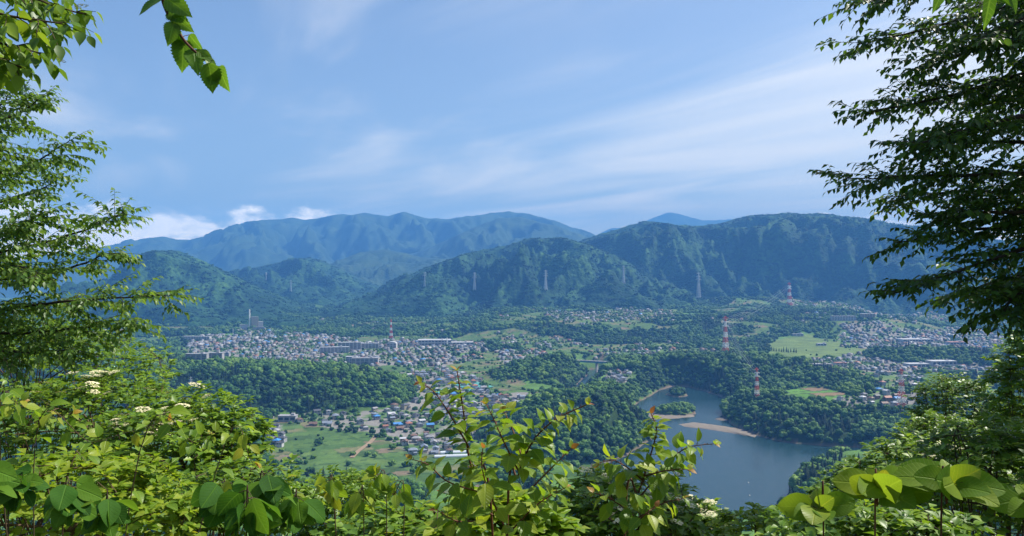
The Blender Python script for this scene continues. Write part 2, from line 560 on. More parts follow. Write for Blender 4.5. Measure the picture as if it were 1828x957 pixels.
def H(x, y):
    x = np.asarray(x, float); y = np.asarray(y, float)
    base = 14 + 0.019 * np.clip(y - 950, 0, 4200) + 5 * fbm(x / 500, y / 500, 3)
    # upper terrace in the middle distance
    edge = 2560 + 150 * fbm(x / 420, 0.3 + 0 * y, 3) + 0.10 * np.maximum(x - 300, 0)
    side_ = sstep(-420, 60, x) * (1 - sstep(1300, 1700, x))
    base = base + 46 * side_ * sstep(edge - 120, edge + 170, y)
    # gullied relief beyond
    base = base + 55 * sstep(2800, 3700, y) * np.abs(fbm(x / 420, y / 420, 4))
    base = base + hills_h(x, y)
    n = near_h(x, y)
    k = 14.0
    h = np.where(np.abs(n - base) > 80, np.maximum(n, base), 0.5 * (n + base + np.sqrt((n - base) ** 2 + k * k)) - 0.25 * k * np.exp(-np.abs(n - base) / 30))
    # keep the very near slope exact
    wn = 1 - sstep(60, 160, np.hypot(x, y))
    h = h * (1 - wn) + n * wn
    # water basins
    m = (y > 500) & (y < 2600)
    if np.any(m):
        xs = x[m] if x.shape else x; ys = y[m] if y.shape else y
        s = np.minimum(poly_sd(xs, ys, LAKE), poly_sd(xs, ys, RIVER)) + 5 * fbm(xs / 45, ys / 45, 2)
        hm = h[m] if h.shape else h
        bank = 1.2 + 0.9 * np.maximum(s, 0)
        v = np.where(s < 0, np.maximum(-8, 0.5 + 0.4 * s), np.minimum(hm, bank + np.maximum(s - 30, 0) * 1.5))
        isl = np.minimum(poly_sd(xs, ys, ISLAND), poly_sd(xs, ys, ISLET))
        v = np.where(isl < 14, np.maximum(v, np.clip(1.0 - 0.35 * isl, -3, 4.5)), v)
        if h.shape:
            h[m] = v
        else:
            h = v
    return h


def h1(x, y):
    return float(H(np.array([x]), np.array([y]))[0])


def hit(px, py, y0=350, y1=6500):
    """first ground point seen at a photo pixel"""
    ys = np.geomspace(y0, y1, 1500)
    xs = (px - CX) / FPX * ys
    zr = CAMZ - (py - HZ) / FPX * ys
    hh = H(xs, ys)
    k = np.nonzero(zr <= hh)[0]
    if not len(k):
        k = [len(ys) - 1]
    i = k[0]
    return Vector((xs[i], ys[i], hh[i]))


# land cover outlines read off the photograph
TOWN = [
    [(330, 600), (480, 598), (590, 597), (640, 612), (720, 606), (860, 612), (875, 628), (800, 632), (872, 642), (760, 656), (690, 652), (600, 655), (520, 646), (440, 650), (338, 645)],
    [(640, 682), (690, 664), (790, 658), (850, 672), (880, 702), (945, 700), (1020, 714), (1040, 730), (960, 742), (870, 748), (840, 790), (780, 795), (690, 775), (600, 752), (590, 744), (680, 732), (722, 722), (690, 694)],
    [(880, 622), (968, 626), (976, 640), (950, 660), (905, 662)],
    [(1072, 660), (1120, 662), (1135, 676), (1120, 692), (1078, 692)],
    [(1500, 578), (1570, 572), (1620, 590), (1700, 585), (1790, 596), (1790, 668), (1650, 664), (1600, 672), (1520, 662), (1400, 660), (1376, 640), (1440, 640), (1490, 640), (1560, 628), (1500, 610)],
    [(1485, 712), (1570, 702), (1640, 705), (1640, 730), (1500, 726)],
    [(470, 770), (500, 760), (506, 796), (465, 800)],
    [(690, 780), (840, 790), (850, 815), (740, 815)],
    [(1595, 665), (1640, 662), (1640, 705), (1590, 705)],
    [(535, 738), (660, 742), (700, 776), (560, 760)],
    [(900, 740), (1000, 738), (1000, 760), (920, 760)],
]
TOWN_SPARSE = [
    [(975, 558), (1120, 552), (1205, 554), (1200, 572), (1080, 574), (980, 574)],
    [(1395, 512), (1500, 508), (1590, 525), (1660, 545), (1700, 575), (1560, 565), (1480, 548), (1400, 548)],
    [(430, 590), (500, 588), (500, 600), (430, 600)],
    [(1290, 520), (1330, 518), (1335, 530), (1290, 530)],
    [(590, 520), (650, 518), (660, 530), (590, 530)],
    [(1060, 622), (1290, 626), (1290, 640), (1060, 645)],
    [(1345, 640), (1480, 640), (1500, 668), (1440, 690), (1360, 668)],
    [(1480, 660), (1600, 672), (1600, 700), (1540, 690)],
    [(880, 596), (1000, 600), (1060, 622), (900, 618)],
    [(500, 745), (600, 745), (620, 765), (510, 760)],
]
OPEN = [
    ('field', [(480, 745), (600, 745), (700, 780), (860, 815), (860, 890), (700, 860), (500, 840), (470, 800)]),
    ('field', [(600, 655), (760, 655), (900, 625), (930, 665), (940, 700), (880, 700), (850, 668), (640, 680)]),
    ('meadow', [(1362, 616), (1400, 602), (1440, 598), (1490, 610), (1500, 620), (1560, 624), (1560, 632), (1440, 640), (1380, 640)]),
    ('crop', [(1392, 700), (1440, 690), (1480, 694), (1540, 712), (1490, 716), (1420, 716)]),
    ('crop', [(1540, 690), (1560, 685), (1595, 702), (1570, 706)]),
    ('field', [(640, 600), (720, 600), (880, 612), (880, 620), (720, 612), (640, 612)]),
    ('field', [(920, 606), (1000, 610), (1100, 622), (1060, 632), (940, 622)]),
    ('meadow', [(985, 566), (1060, 560), (1130, 552), (1220, 552), (1200, 566), (1060, 576)]),
    ('field', [(1390, 508), (1500, 506), (1640, 540), (1560, 556), (1390, 545)]),
    ('field', [(870, 576), (892, 572), (930, 560), (980, 556), (975, 562), (900, 582)]),
    ('meadow', [(1170, 530), (1215, 526), (1215, 534), (1180, 540)]),
]
FOREST_PX = [   # flat or scarp woodland that is not on one of the built hills
    [(820, 590), (880, 570), (960, 576), (1080, 576), (1220, 574), (1400, 556), (1500, 570), (1480, 590), (1390, 600), (1340, 640), (1200, 628), (1080, 618), (930, 600), (860, 606)],
    [(240, 560), (330, 575), (330, 600), (300, 640), (230, 650)],
    [(420, 740), (490, 735), (490, 770), (440, 790), (380, 760)],
    [(930, 720), (1010, 735), (1000, 745), (930, 738)],
    [(640, 845), (700, 835), (760, 850), (780, 957), (600, 957)],
    [(1200, 632), (1340, 640), (1350, 690), (1300, 712), (1140, 690), (1150, 650)],
    [(1345, 640), (1400, 655), (1480, 675), (1540, 690), (1520, 700), (1440, 690), (1390, 700), (1400, 725), (1350, 720)],
    [(1620, 622), (1690, 612), (1720, 630), (1690, 650), (1620, 648)],
    [(1075, 690), (1130, 695), (1160, 700), (1125, 725), (1085, 715)],
    [(500, 585), (700, 580), (830, 590), (860, 606), (720, 600), (560, 596), (500, 598)],
    [(570, 604), (640, 600), (640, 612), (570, 612)],
    [(1290, 715), (1400, 718), (1500, 728), (1660, 732), (1660, 800), (1480, 800), (1350, 785), (1288, 745)],
]


def plots(x, y, ang, sx, sy):
    c, s = math.cos(ang), math.sin(ang)
    u = (x * c + y * s) / sx + 0.35 * fbm(x / 160, y / 160, 2); v = (-x * s + y * c) / sy + 0.35 * fbm(x / 160 + 7, y / 160, 2)
    iu = np.floor(u).astype(int); iv = np.floor(v).astype(int)
    k = _perm[(iu + _perm[iv & 511]) & 511]
    e = np.minimum(np.minimum(u - iu, 1 - u + iu) * sx, np.minimum(v - iv, 1 - v + iv) * sy)
    return k, e


def cover(x, y, z):
    """0 rough green, 1 forest, 2 town, 3 sparse town, 4 field, 5 meadow, 6 crop"""
    yy = np.maximum(y, 1.0)
    px, py = proj(x, yy, z)
    px = px + 16 * fbm(x / 130 + 2, y / 130, 3); py = py + 5 * fbm(x / 130 - 4, y / 130 + 8, 3)
    c = np.zeros(x.shape, int)
    ok = (y > 450) & (y < 6500)
    for p in FOREST_PX:
        c[ok & in_poly(px, py, p)] = 1
    glade = ok & (y > 1900) & (y < 3700) & (fbm(x / 260 + 5, y / 200 + 1, 3) > 0.19)
    c[glade] = 4
    hamlet = ok & (y > 1750) & (y < 3700) & (fbm(x / 210 + 15, y / 150 + 6, 3) > 0.34)
    c[hamlet] = 3
    for kind, p in OPEN:
        c[ok & in_poly(px, py, p)] = {'field': 4, 'meadow': 5, 'crop': 6}[kind]
    for p in TOWN_SPARSE:
        c[ok & in_poly(px, py, p)] = 3
    for p in TOWN:
        c[ok & in_poly(px, py, p)] = 2
    keep_open = (c == 6) | ok & in_poly(px, py, TOWN[5])
    c[(y > 300) & (hills_h(x, y) > 5) & ~keep_open] = 1
    c[(y > 20) & (y < 900) & (near_h(x, y) > 26)] = 1
    c[(capsule(x, y, SPUR) > 3)] = 1
    return c


# ------------------------------------------------------------------ ground sheet
def build_ground():
    th = np.radians(np.concatenate([np.linspace(-180, -52, 22)[:-1], np.linspace(-52, -37, 24)[:-1], np.linspace(-37, 37, 640), np.linspace(37, 52, 24)[1:], np.linspace(52, 180, 22)[1:]]))
    r = np.concatenate([np.geomspace(0.6, 650, 130)[:-1], np.geomspace(650, 3600, 330), np.geomspace(3600, 13000, 60)[1:]])
    T, R = np.meshgrid(th, r)
    X = R * np.sin(T); Y = R * np.cos(T)
    Z = H(X, Y)
    far = sstep(4300, 6500, R)
    Z = Z * (1 - far) + 60 * far
    nr, nt = X.shape
    V = np.stack([X, Y, Z], -1).reshape(-1, 3)
    i = np.arange(nr - 1)[:, None] * nt + np.arange(nt - 1)[None, :]
    F = np.stack([i, i + 1, i + nt + 1, i + nt], -1).reshape(-1, 4)
    V = np.vstack([V, [[0, 0, 228.35]]])
    c0 = len(V) - 1
    tri = np.stack([np.full(nt - 1, c0), np.arange(1, nt), np.arange(nt - 1)], -1)
    x, y, z = V[:, 0], V[:, 1], V[:, 2]
    cl = cover(x, y, z)
    col = np.zeros((len(V), 3))
    pal = np.array([(0.075, 0.135, 0.032), (0.095, 0.155, 0.040), (0.060, 0.115, 0.030), (0.115, 0.160, 0.050), (0.150, 0.150, 0.070), (0.045, 0.085, 0.025), (0.085, 0.150, 0.038), (0.165, 0.130, 0.085)])
    k, e = plots(x, y, 0.5, 46, 24)
    rough = np.array((0.075, 0.150, 0.028)) * (1 + 0.8 * fbm(x / 70, y / 70, 4))[:, None]
    col[:] = rough
    f = cl == 4
    mixr = sstep(-0.1, 0.4, fbm(x[f] / 38, y[f] / 38, 4))[:, None]
    col[f] = pal[k[f] % 8] * (1 - 0.7 * mixr) + 0.7 * mixr * np.array((0.060, 0.120, 0.028))
    edge = f & (e < 1.6) & (fbm(x / 50 + 9, y / 50, 2) > 0)
    col[edge] = (0.035, 0.075, 0.02)
    f = cl == 5
    col[f] = np.array((0.115, 0.170, 0.045)) * (1 + 0.5 * fbm(x[f] / 60, y[f] / 30, 4))[:, None]
    k2, e2 = plots(x, y, 0.2, 60, 34)
    f = cl == 6
    cp = np.array([(0.085, 0.19, 0.03), (0.11, 0.21, 0.04), (0.20, 0.14, 0.08), (0.10, 0.22, 0.03)])
    col[f] = cp[k2[f] % 4]
    col[f & (e2 < 3)] = (0.04, 0.08, 0.02)
    f = (cl == 2)
    g = sstep(-0.05, 0.25, fbm(x[f] / 45, y[f] / 45, 3))[:, None]
    col[f] = np.array((0.21, 0.20, 0.18)) * (1 - g) + np.array((0.07, 0.14, 0.035)) * g
    f = (cl == 3)
    col[f] = pal[k[f] % 8] * 1.05
    f = cl == 1
    col[f] = np.array((0.020, 0.045, 0.012))
    # bare shore just above the water line
    sh = (y > 500) & (y < 2600) & (z < 1.9)
    col[sh] = (0.14, 0.11, 0.075)
    nearg = np.hypot(x, y) < 60
    col[nearg] = np.array((0.05, 0.06, 0.025))
    me = mesh_np('ground', V, [F, tri], M['ground'], smooth=True)
    add_color(me, np.clip(col, 0.003, 1).astype(np.float32))
    tag(link_obj('ground', me), kind='structure')


build_ground()

# water
xs = np.array([-120, 1500]); ys = np.array([560, 2300])
me = mesh_np('lake', [(xs[0], ys[0], 0), (xs[1], ys[0], 0), (xs[1], ys[1], 0), (xs[0], ys[1], 0)], np.array([[0, 1, 2, 3]]), M['water'])
tag(link_obj('lake', me), kind='structure')


def sandbar(poly_px, hgt):
    p = np.array(px2w(poly_px))
    c = p.mean(0)
    # densify + roughen the outline
    out = []
    for i in range(len(p)):
        a, b = p[i], p[(i + 1) % len(p)]
        for t in np.linspace(0, 1, 8, endpoint=False):
            q = a + (b - a) * t
            out.append(q + 2.2 * np.array([fbm(q[0] / 14, q[1] / 14, 3), fbm(q[1] / 14, q[0] / 14 + 5, 3)]))
    out = np.array(out); n = len(out)
    V = []
    for s, z in ((1.0, -0.8), (0.93, 0.05), (0.7, hgt * 0.7), (0.35, hgt)):
        V += [(c[0] + (q[0] - c[0]) * s, c[1] + (q[1] - c[1]) * s, z) for q in out]
    V.append((c[0], c[1], hgt))
    F = []
    for r_ in range(3):
        for i in range(n):
            F.append((r_ * n + i, r_ * n + (i + 1) % n, (r_ + 1) * n + (i + 1) % n, (r_ + 1) * n + i))
    T = [(3 * n + i, 3 * n + (i + 1) % n, 4 * n) for i in range(n)]
    me = mesh_np('sandbar', V, [np.array(F), np.array(T)], M['sand'], smooth=True)
    return tag(link_obj('sandbar', me), kind='structure')


sandbar([(1147, 742), (1160, 737), (1190, 737), (1240, 739), (1244, 744), (1200, 748), (1160, 749)], 1.2)
sandbar([(1206, 757), (1236, 753), (1290, 760), (1330, 766), (1358, 775), (1352, 782), (1310, 774), (1260, 766), (1220, 762)], 1.2)
sandbar([(1274, 748), (1292, 744), (1300, 752), (1284, 751)], 0.8)


# ------------------------------------------------------------------ mountains
MOUNTAIN_GRIDS = []


def mountain(name, label, crest, depth, length, back, base, mat, amp=0.30, wl=520, nu=260, nv=90, seed=0.0, rough=0.012):
    c = np.array(crest, float)
    u = np.linspace(0, 1, nu)
    px = np.interp(u, np.linspace(0, 1, 400), np.interp(np.linspace(0, 1, 400), np.linspace(0, 1, len(c)), c[:, 0]))
    px = np.linspace(c[0, 0], c[-1, 0], nu)
    py = np.interp(px, c[:, 0], c[:, 1])
    ker = np.array([0.2, 0.6, 0.2])
    py = np.convolve(np.pad(py, 1, 'edge'), ker, 'valid')
    d = np.interp(px, [c[0, 0], c[-1, 0]], depth) if not callable(depth) else depth(px)
    cx = (px - CX) / FPX * d; cz = CAMZ - (py - HZ) / FPX * d
    v = np.concatenate([-np.linspace(1, 0, nv // 4, endpoint=False) ** 1.2, np.linspace(0, 1, nv - nv // 4)])
    cz = cz + np.maximum(cz - base, 5) * (0.030 * fbm(cx / (wl * 0.7) + seed, 0 * cx + seed, 2) + 0.030 * (ridged(cx / (wl * 0.33) + seed, 0 * cx + 3 + seed, 3, 0.5) - 0.5))
    VV, UU = np.meshgrid(v, np.arange(nu), indexing='ij')
    X0 = cx[UU]; D0 = d[UU]; CZ = cz[UU]
    s = np.abs(VV)
    L = np.where(VV > 0, length, back)
    # crest wanders in plan, spurs run diagonally down
    Y = D0 - np.where(VV > 0, VV * length, VV * back)
    X = X0 * (Y / D0) ** 0.35
    rel = np.maximum(CZ - base, 5)
    wx = X + 0.35 * wl * fbm(X / wl / 1.4 + seed, Y / wl / 1.4, 3)
    wy = Y + 0.35 * wl * fbm(X / wl / 1.4 + 3.1, Y / wl / 1.4 + seed, 3)
    rd = ridged((wx + 0.35 * wy) / wl + seed, (wy) / (wl * 2.6) + seed, 4, 0.55)
    rd2 = ridged((wx - 0.5 * wy) / (wl * 0.45) + seed * 2, (wy) / (wl * 0.9) - seed, 4, 0.5)
    prof = np.clip(1 - s, 0, 1) ** 0.98
    env = sstep(0.0, 0.22, s) * (1 - 0.75 * sstep(0.6, 1.0, s))
    Z = base + rel * prof + rel * amp * env * (rd - 0.55) + rel * amp * 0.5 * env * (rd2 - 0.50)
    Z += rel * rough * fbm(X / 60, Y / 60, 3) * sstep(0.0, 0.05, s) * (1 - sstep(0.85, 1, s))
    Z -= 60 * sstep(0.88, 1.0, s)
    back_ = np.where(VV < 0, base + rel * prof, 1e9)
    front_ = np.where(VV > 0, CZ - (CZ - CAMZ) * (1 - Y / D0) - 0.05 * rel * s, 1e9)
    cap_ = np.minimum(back_, front_)
    Z = np.where(Z > cap_ - 0.02 * rel * s, cap_ - 0.02 * rel * s, Z)
    nV, nU = X.shape
    V = np.stack([X, Y, Z], -1).reshape(-1, 3)
    i = np.arange(nV - 1)[:, None] * nU + np.arange(nU - 1)[None, :]
    F = np.stack([i, i + nU, i + nU + 1, i + 1], -1).reshape(-1, 4)
    # orient faces upward
    a, b_, c_ = V[F[0, 0]], V[F[0, 1]], V[F[0, 2]]
    if np.cross(b_ - a, c_ - a)[2] < 0:
        F = F[:, ::-1]
    me = mesh_np(name, V, F, mat, smooth=True)
    o = link_obj(name, me)
    tag(o, label, None, None, 'structure')
    MOUNTAIN_GRIDS.append((o, X, Y, Z, s))
    return o


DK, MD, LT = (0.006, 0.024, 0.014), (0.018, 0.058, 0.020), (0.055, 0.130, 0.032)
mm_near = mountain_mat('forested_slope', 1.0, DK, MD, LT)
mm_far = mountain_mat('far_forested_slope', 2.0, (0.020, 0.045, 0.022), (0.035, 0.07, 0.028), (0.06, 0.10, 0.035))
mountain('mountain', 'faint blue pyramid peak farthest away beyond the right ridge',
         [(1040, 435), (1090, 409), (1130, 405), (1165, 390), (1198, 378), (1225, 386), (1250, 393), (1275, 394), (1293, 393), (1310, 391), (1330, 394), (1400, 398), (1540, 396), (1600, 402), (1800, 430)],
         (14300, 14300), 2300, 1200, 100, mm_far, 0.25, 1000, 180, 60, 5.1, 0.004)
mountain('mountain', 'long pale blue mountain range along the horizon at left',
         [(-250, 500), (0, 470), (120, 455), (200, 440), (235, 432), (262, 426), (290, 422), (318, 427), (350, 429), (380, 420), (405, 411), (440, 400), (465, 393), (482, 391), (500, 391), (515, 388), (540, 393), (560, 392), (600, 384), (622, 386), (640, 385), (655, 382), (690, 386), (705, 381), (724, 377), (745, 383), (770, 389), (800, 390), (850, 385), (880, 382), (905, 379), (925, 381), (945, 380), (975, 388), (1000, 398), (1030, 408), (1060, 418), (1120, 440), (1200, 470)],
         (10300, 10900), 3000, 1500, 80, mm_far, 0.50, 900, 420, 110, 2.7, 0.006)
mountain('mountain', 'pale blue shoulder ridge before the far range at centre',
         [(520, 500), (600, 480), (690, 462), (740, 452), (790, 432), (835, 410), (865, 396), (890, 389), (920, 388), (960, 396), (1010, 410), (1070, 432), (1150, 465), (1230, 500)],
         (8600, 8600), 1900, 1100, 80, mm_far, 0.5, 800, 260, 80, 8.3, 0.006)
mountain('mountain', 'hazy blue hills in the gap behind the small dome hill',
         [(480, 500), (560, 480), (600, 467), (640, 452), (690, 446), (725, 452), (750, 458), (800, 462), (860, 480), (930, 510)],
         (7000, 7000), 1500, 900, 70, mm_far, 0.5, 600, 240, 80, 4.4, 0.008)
mountain('mountain', 'small rounded wooded hill right of the left mountain',
         [(330, 530), (400, 498), (440, 482), (470, 475), (500, 468), (525, 462), (552, 460), (575, 466), (600, 477), (640, 497), (680, 512), (730, 528), (780, 545)],
         (5600, 5600), 1300, 700, 75, mm_near, 0.78, 420, 260, 90, 6.6)
mountain('mountain', 'high dark ridge filling the right with a small pointed summit',
         [(880, 520), (960, 470), (1000, 446), (1045, 427), (1075, 417), (1105, 409), (1130, 401), (1150, 393), (1165, 396), (1190, 402), (1215, 402), (1240, 404), (1270, 401), (1300, 393), (1330, 387), (1360, 384), (1400, 381), (1425, 384), (1450, 382), (1480, 387), (1530, 394), (1580, 400), (1640, 410), (1720, 425), (1828, 445), (1950, 470), (2150, 520)],
         (5400, 5100), 1750, 1000, 85, mm_near, 0.90, 560, 460, 120, 1.9)
mountain('mountain', 'dark nearer ridge rising left to right at centre below pylons',
         [(560, 565), (640, 537), (690, 510), (730, 493), (765, 478), (800, 466), (835, 454), (870, 446), (905, 438), (930, 430), (947, 425), (975, 426), (1000, 425), (1025, 429), (1045, 436), (1080, 452), (1130, 480), (1200, 512), (1260, 535)],
         (4700, 4500), 1350, 700, 80, mm_near, 0.85, 460, 360, 100, 3.2)
mountain('mountain', 'dark wooded mountain with rounded top at left',
         [(-260, 560), (-100, 545), (60, 535), (150, 517), (200, 498), (232, 478), (262, 461), (285, 450), (303, 446), (322, 449), (340, 457), (365, 468), (385, 478), (410, 488), (440, 503), (480, 521), (520, 537), (560, 553), (620, 575)],
         (4200, 4000), 1150, 800, 70, mm_near, 0.80, 460, 320, 100, 7.7)

# ------------------------------------------------------------------ distant tree crowns (shared meshes)
def ico(sub):
    import bmesh
    bm = bmesh.new()
    bmesh.ops.create_icosphere(bm, subdivisions=sub, radius=1.0)
    V = np.array([v.co[:] for v in bm.verts]); F = np.array([[v.index for v in f.verts] for f in bm.faces])
    bm.free()
    return V, F


ICO2 = ico(2); ICO3 = ico(3)


def crown_geo(r, hgt, nleaf, seed, lobes=9):
    """lumpy broadleaf crown: overlapping leaf masses, each furred with leaf-spray facets"""
    g = np.random.default_rng(seed)
    Vs, Fs, off = [], [], 0
    cen = []
    for i in range(lobes):
        a = g.uniform(0, 2 * math.pi); q = math.sqrt(g.uniform(0, 1)) * 0.62
        zz = g.uniform(0.35, 0.8) * (1 - 0.45 * q)
        cen.append((q * r * math.cos(a), q * r * math.sin(a), zz * hgt, g.uniform(0.36, 0.56) * r))
    cen.append((0, 0, 0.62 * hgt, 0.55 * r))
    for (x, y, z, rr) in cen:
        V, F = ICO2
        n = 1 + 0.25 * g.normal(size=len(V))
        W = V * np.clip(n, 0.6, 1.4)[:, None] * rr * np.array([1, 1, 0.85]) + np.array([x, y, z])
        Vs.append(W); Fs.append(F + off); off += len(W)
    cen = np.array(cen)
    k = g.integers(0, len(cen), nleaf)
    dirs = g.normal(size=(nleaf, 3)); dirs[:, 2] = np.abs(dirs[:, 2]) * 0.9 - 0.25
    dirs /= np.linalg.norm(dirs, axis=1, keepdims=True)
    c = cen[k, :3] + dirs * cen[k, 3:4] * np.array([1, 1, 0.85]) * g.uniform(0.95, 1.18, (nleaf, 1))
    t1 = np.cross(dirs + g.normal(size=(nleaf, 3)) * 0.8, g.normal(size=(nleaf, 3))); t1 /= np.linalg.norm(t1, axis=1, keepdims=True)
    t2 = np.cross(dirs + g.normal(size=(nleaf, 3)) * 0.6, t1); t2 /= np.linalg.norm(t2, axis=1, keepdims=True)
    sz = g.uniform(0.06, 0.13, (nleaf, 1)) * r
    L = np.stack([c + t1 * sz, c - 0.6 * t1 * sz + t2 * sz * 0.8, c - 0.6 * t1 * sz - t2 * sz * 0.8], 1).reshape(-1, 3)
    Vs.append(L); Fs.append(np.arange(3 * nleaf).reshape(-1, 3) + off)
    return np.vstack(Vs), np.vstack(Fs)


def cone_geo(r, hgt, nleaf, seed):
    g = np.random.default_rng(seed)
    t = g.uniform(0, 1, nleaf) ** 0.75; a = g.uniform(0, 2 * math.pi, nleaf)
    rr = r * (1 - t) * g.uniform(0.55, 1.15, nleaf) + 0.15
    c = np.stack([rr * np.cos(a), rr * np.sin(a), hgt * (0.12 + 0.88 * t)], -1)
    o = np.stack([np.cos(a), np.sin(a), np.full(nleaf, -0.45)], -1)
    tt = np.stack([-np.sin(a), np.cos(a), np.zeros(nleaf)], -1)
    s = (0.30 * r * (1.15 - t))[:, None] * g.uniform(0.7, 1.3, (nleaf, 1))
    L = np.stack([c + o * s, c - o * s * 0.6 + tt * s * 0.7, c - o * s * 0.6 - tt * s * 0.7], 1).reshape(-1, 3)
    n = 9
    aa = np.linspace(0, 2 * math.pi, n, endpoint=False)
    core = np.vstack([np.stack([0.62 * r * np.cos(aa), 0.62 * r * np.sin(aa), np.full(n, 0.12 * hgt)], -1), [[0, 0, hgt]]])
    CF = np.array([(i, (i + 1) % n, n) for i in range(n)])
    return np.vstack([core, L]), np.vstack([CF, np.arange(3 * nleaf).reshape(-1, 3) + len(core)])


tree_col = bpy.data.collections.new('canopy_library')
LIB = []
for i in range(6):
    V, F = crown_geo(5.6 + 0.5 * (i % 3), 10.5 + (i % 4), 420, 40 + i)
    LIB.append(mesh_np('crown', V, F, M['canopy']))
for i in range(2):
    V, F = cone_geo(2.8, 15, 420, 70 + i)
    LIB.append(mesh_np('conifer_crown', V, F, M['conifer']))
for i, me in enumerate(LIB):
    tree_col.objects.link(bpy.data.objects.new('canopy_%02d' % i, me))
patch_col = bpy.data.collections.new('canopy_patch_library')   # several crowns together, for the far slopes
for i in range(6):
    g = np.random.default_rng(90 + i)
    Vs, Fs, off = [], [], 0
    for j in range(6):
        V, F = crown_geo(g.uniform(4.2, 6.5), g.uniform(8, 12), 60, 100 + i * 7 + j, 3)
        a = j / 6 * 2 * math.pi + g.uniform(-0.4, 0.4); q = g.uniform(4, 10)
        V = V + np.array([q * math.cos(a), q * math.sin(a), g.uniform(-3, 1)])
        Vs.append(V); Fs.append(F + off); off += len(V)
    patch_col.objects.link(bpy.data.objects.new('patch_%02d' % i, mesh_np('canopy_patch', np.vstack(Vs), np.vstack(Fs), M['slope'])))


def instancer(name, pts, scl, rot, idx, coll):
    me = bpy.data.meshes.new(name)
    me.vertices.add(len(pts)); me.vertices.foreach_set('co', np.asarray(pts, dtype=np.float32).ravel())
    add_float(me, scl, 'scl'); add_float(me, rot, 'rot')
    a = me.attributes.new('idx', 'INT', 'POINT'); a.data.foreach_set('value', np.asarray(idx, dtype=np.int32))
    o = link_obj(name, me)
    ng = bpy.data.node_groups.new(name + '_scatter', 'GeometryNodeTree')
    ng.interface.new_socket('Geometry', in_out='INPUT', socket_type='NodeSocketGeometry')
    ng.interface.new_socket('Geometry', in_out='OUTPUT', socket_type='NodeSocketGeometry')
    gi = ng.nodes.new('NodeGroupInput'); go = ng.nodes.new('NodeGroupOutput')
    ip = ng.nodes.new('GeometryNodeInstanceOnPoints')
    ci = ng.nodes.new('GeometryNodeCollectionInfo')
    ci.inputs['Collection'].default_value = coll
    ci.inputs['Separate Children'].default_value = True
    ci.inputs['Reset Children'].default_value = True
    ip.inputs['Pick Instance'].default_value = True

    def attr(nm, ty):
        n = ng.nodes.new('GeometryNodeInputNamedAttribute'); n.data_type = ty
        n.inputs['Name'].default_value = nm
        return n.outputs['Attribute']
    cv = ng.nodes.new('ShaderNodeCombineXYZ')
    ng.links.new(attr('rot', 'FLOAT'), cv.inputs[2])
    er = ng.nodes.new('FunctionNodeEulerToRotation')
    ng.links.new(cv.outputs[0], er.inputs[0])
    ng.links.new(gi.outputs[0], ip.inputs['Points'])
    ng.links.new(ci.outputs[0], ip.inputs['Instance'])
    ng.links.new(attr('idx', 'INT'), ip.inputs['Instance Index'])
    ng.links.new(er.outputs[0], ip.inputs['Rotation'])
    ng.links.new(attr('scl', 'FLOAT'), ip.inputs['Scale'])
    ng.links.new(ip.outputs[0], go.inputs[0])
    md = o.modifiers.new('scatter', 'NODES'); md.node_group = ng
    return o


def sector_points(y0, y1, step, margin=70):
    """jittered lattice over the part of the valley in view (plus a margin)"""
    xm = (CX + margin) / FPX * y1
    gx, gy = np.meshgrid(np.arange(-xm, xm, step), np.arange(y0, y1, step))
    x = gx.ravel() + rng.uniform(-0.48, 0.48, gx.size) * step; y = gy.ravel() + rng.uniform(-0.48, 0.48, gx.size) * step
    k = np.abs(x) < (CX + margin) / FPX * y
    return x[k], y[k]


# --- far slopes: canopy patches on the three nearer mountains
def slope_forest(name, label, grids, step):
    pts = []
    for (o, X, Y, Z, s) in grids:
        A = np.stack([X, Y, Z], -1)
        p00, p10, p01 = A[:-1, :-1], A[1:, :-1], A[:-1, 1:]
        area = np.linalg.norm(np.cross(p10 - p00, p01 - p00), axis=-1)
        px, py = proj(p00[..., 0], p00[..., 1], p00[..., 2])
        n = np.cross(p10 - p00, p01 - p00)
        n = np.where(n[..., 2:3] < 0, -n, n)
        view = np.array([0, 0, CAMZ]) - p00
        facing = (n * view).sum(-1) > -0.15 * np.linalg.norm(n, axis=-1) * np.linalg.norm(view, axis=-1)
        ok = facing & (px > -60) & (px < 1890) & (py < 600) & (s[:-1, :-1] < 0.97)
        ev = np.where(ok, area / step ** 2, 0)
        cnt = rng.poisson(ev)
        ii, jj = np.nonzero(cnt)
        rep = cnt[ii, jj]
        ii = np.repeat(ii, rep); jj = np.repeat(jj, rep)
        a = rng.random((len(ii), 1)); b = rng.random((len(ii), 1))
        q = A[ii, jj] + a * (A[ii + 1, jj] - A[ii, jj]) + b * (A[ii, jj + 1] - A[ii, jj])
        g = H(q[:, 0], q[:, 1])
        pts.append(q[q[:, 2] > g - 2])
    p = np.vstack(pts)
    p[:, 2] -= 3.0
    n = len(p)
    o = instancer(name, p, rng.uniform(0.55, 1.15, n), rng.uniform(0, 6.28, n), rng.integers(0, 6, n), patch_col)
    return tag(o, label, 'forest', None, 'stuff')


G = MOUNTAIN_GRIDS
slope_forest('mountain_forest', 'dense green forest covering the dark ridges behind the valley', [G[4], G[5], G[6], G[7]], 35.0)

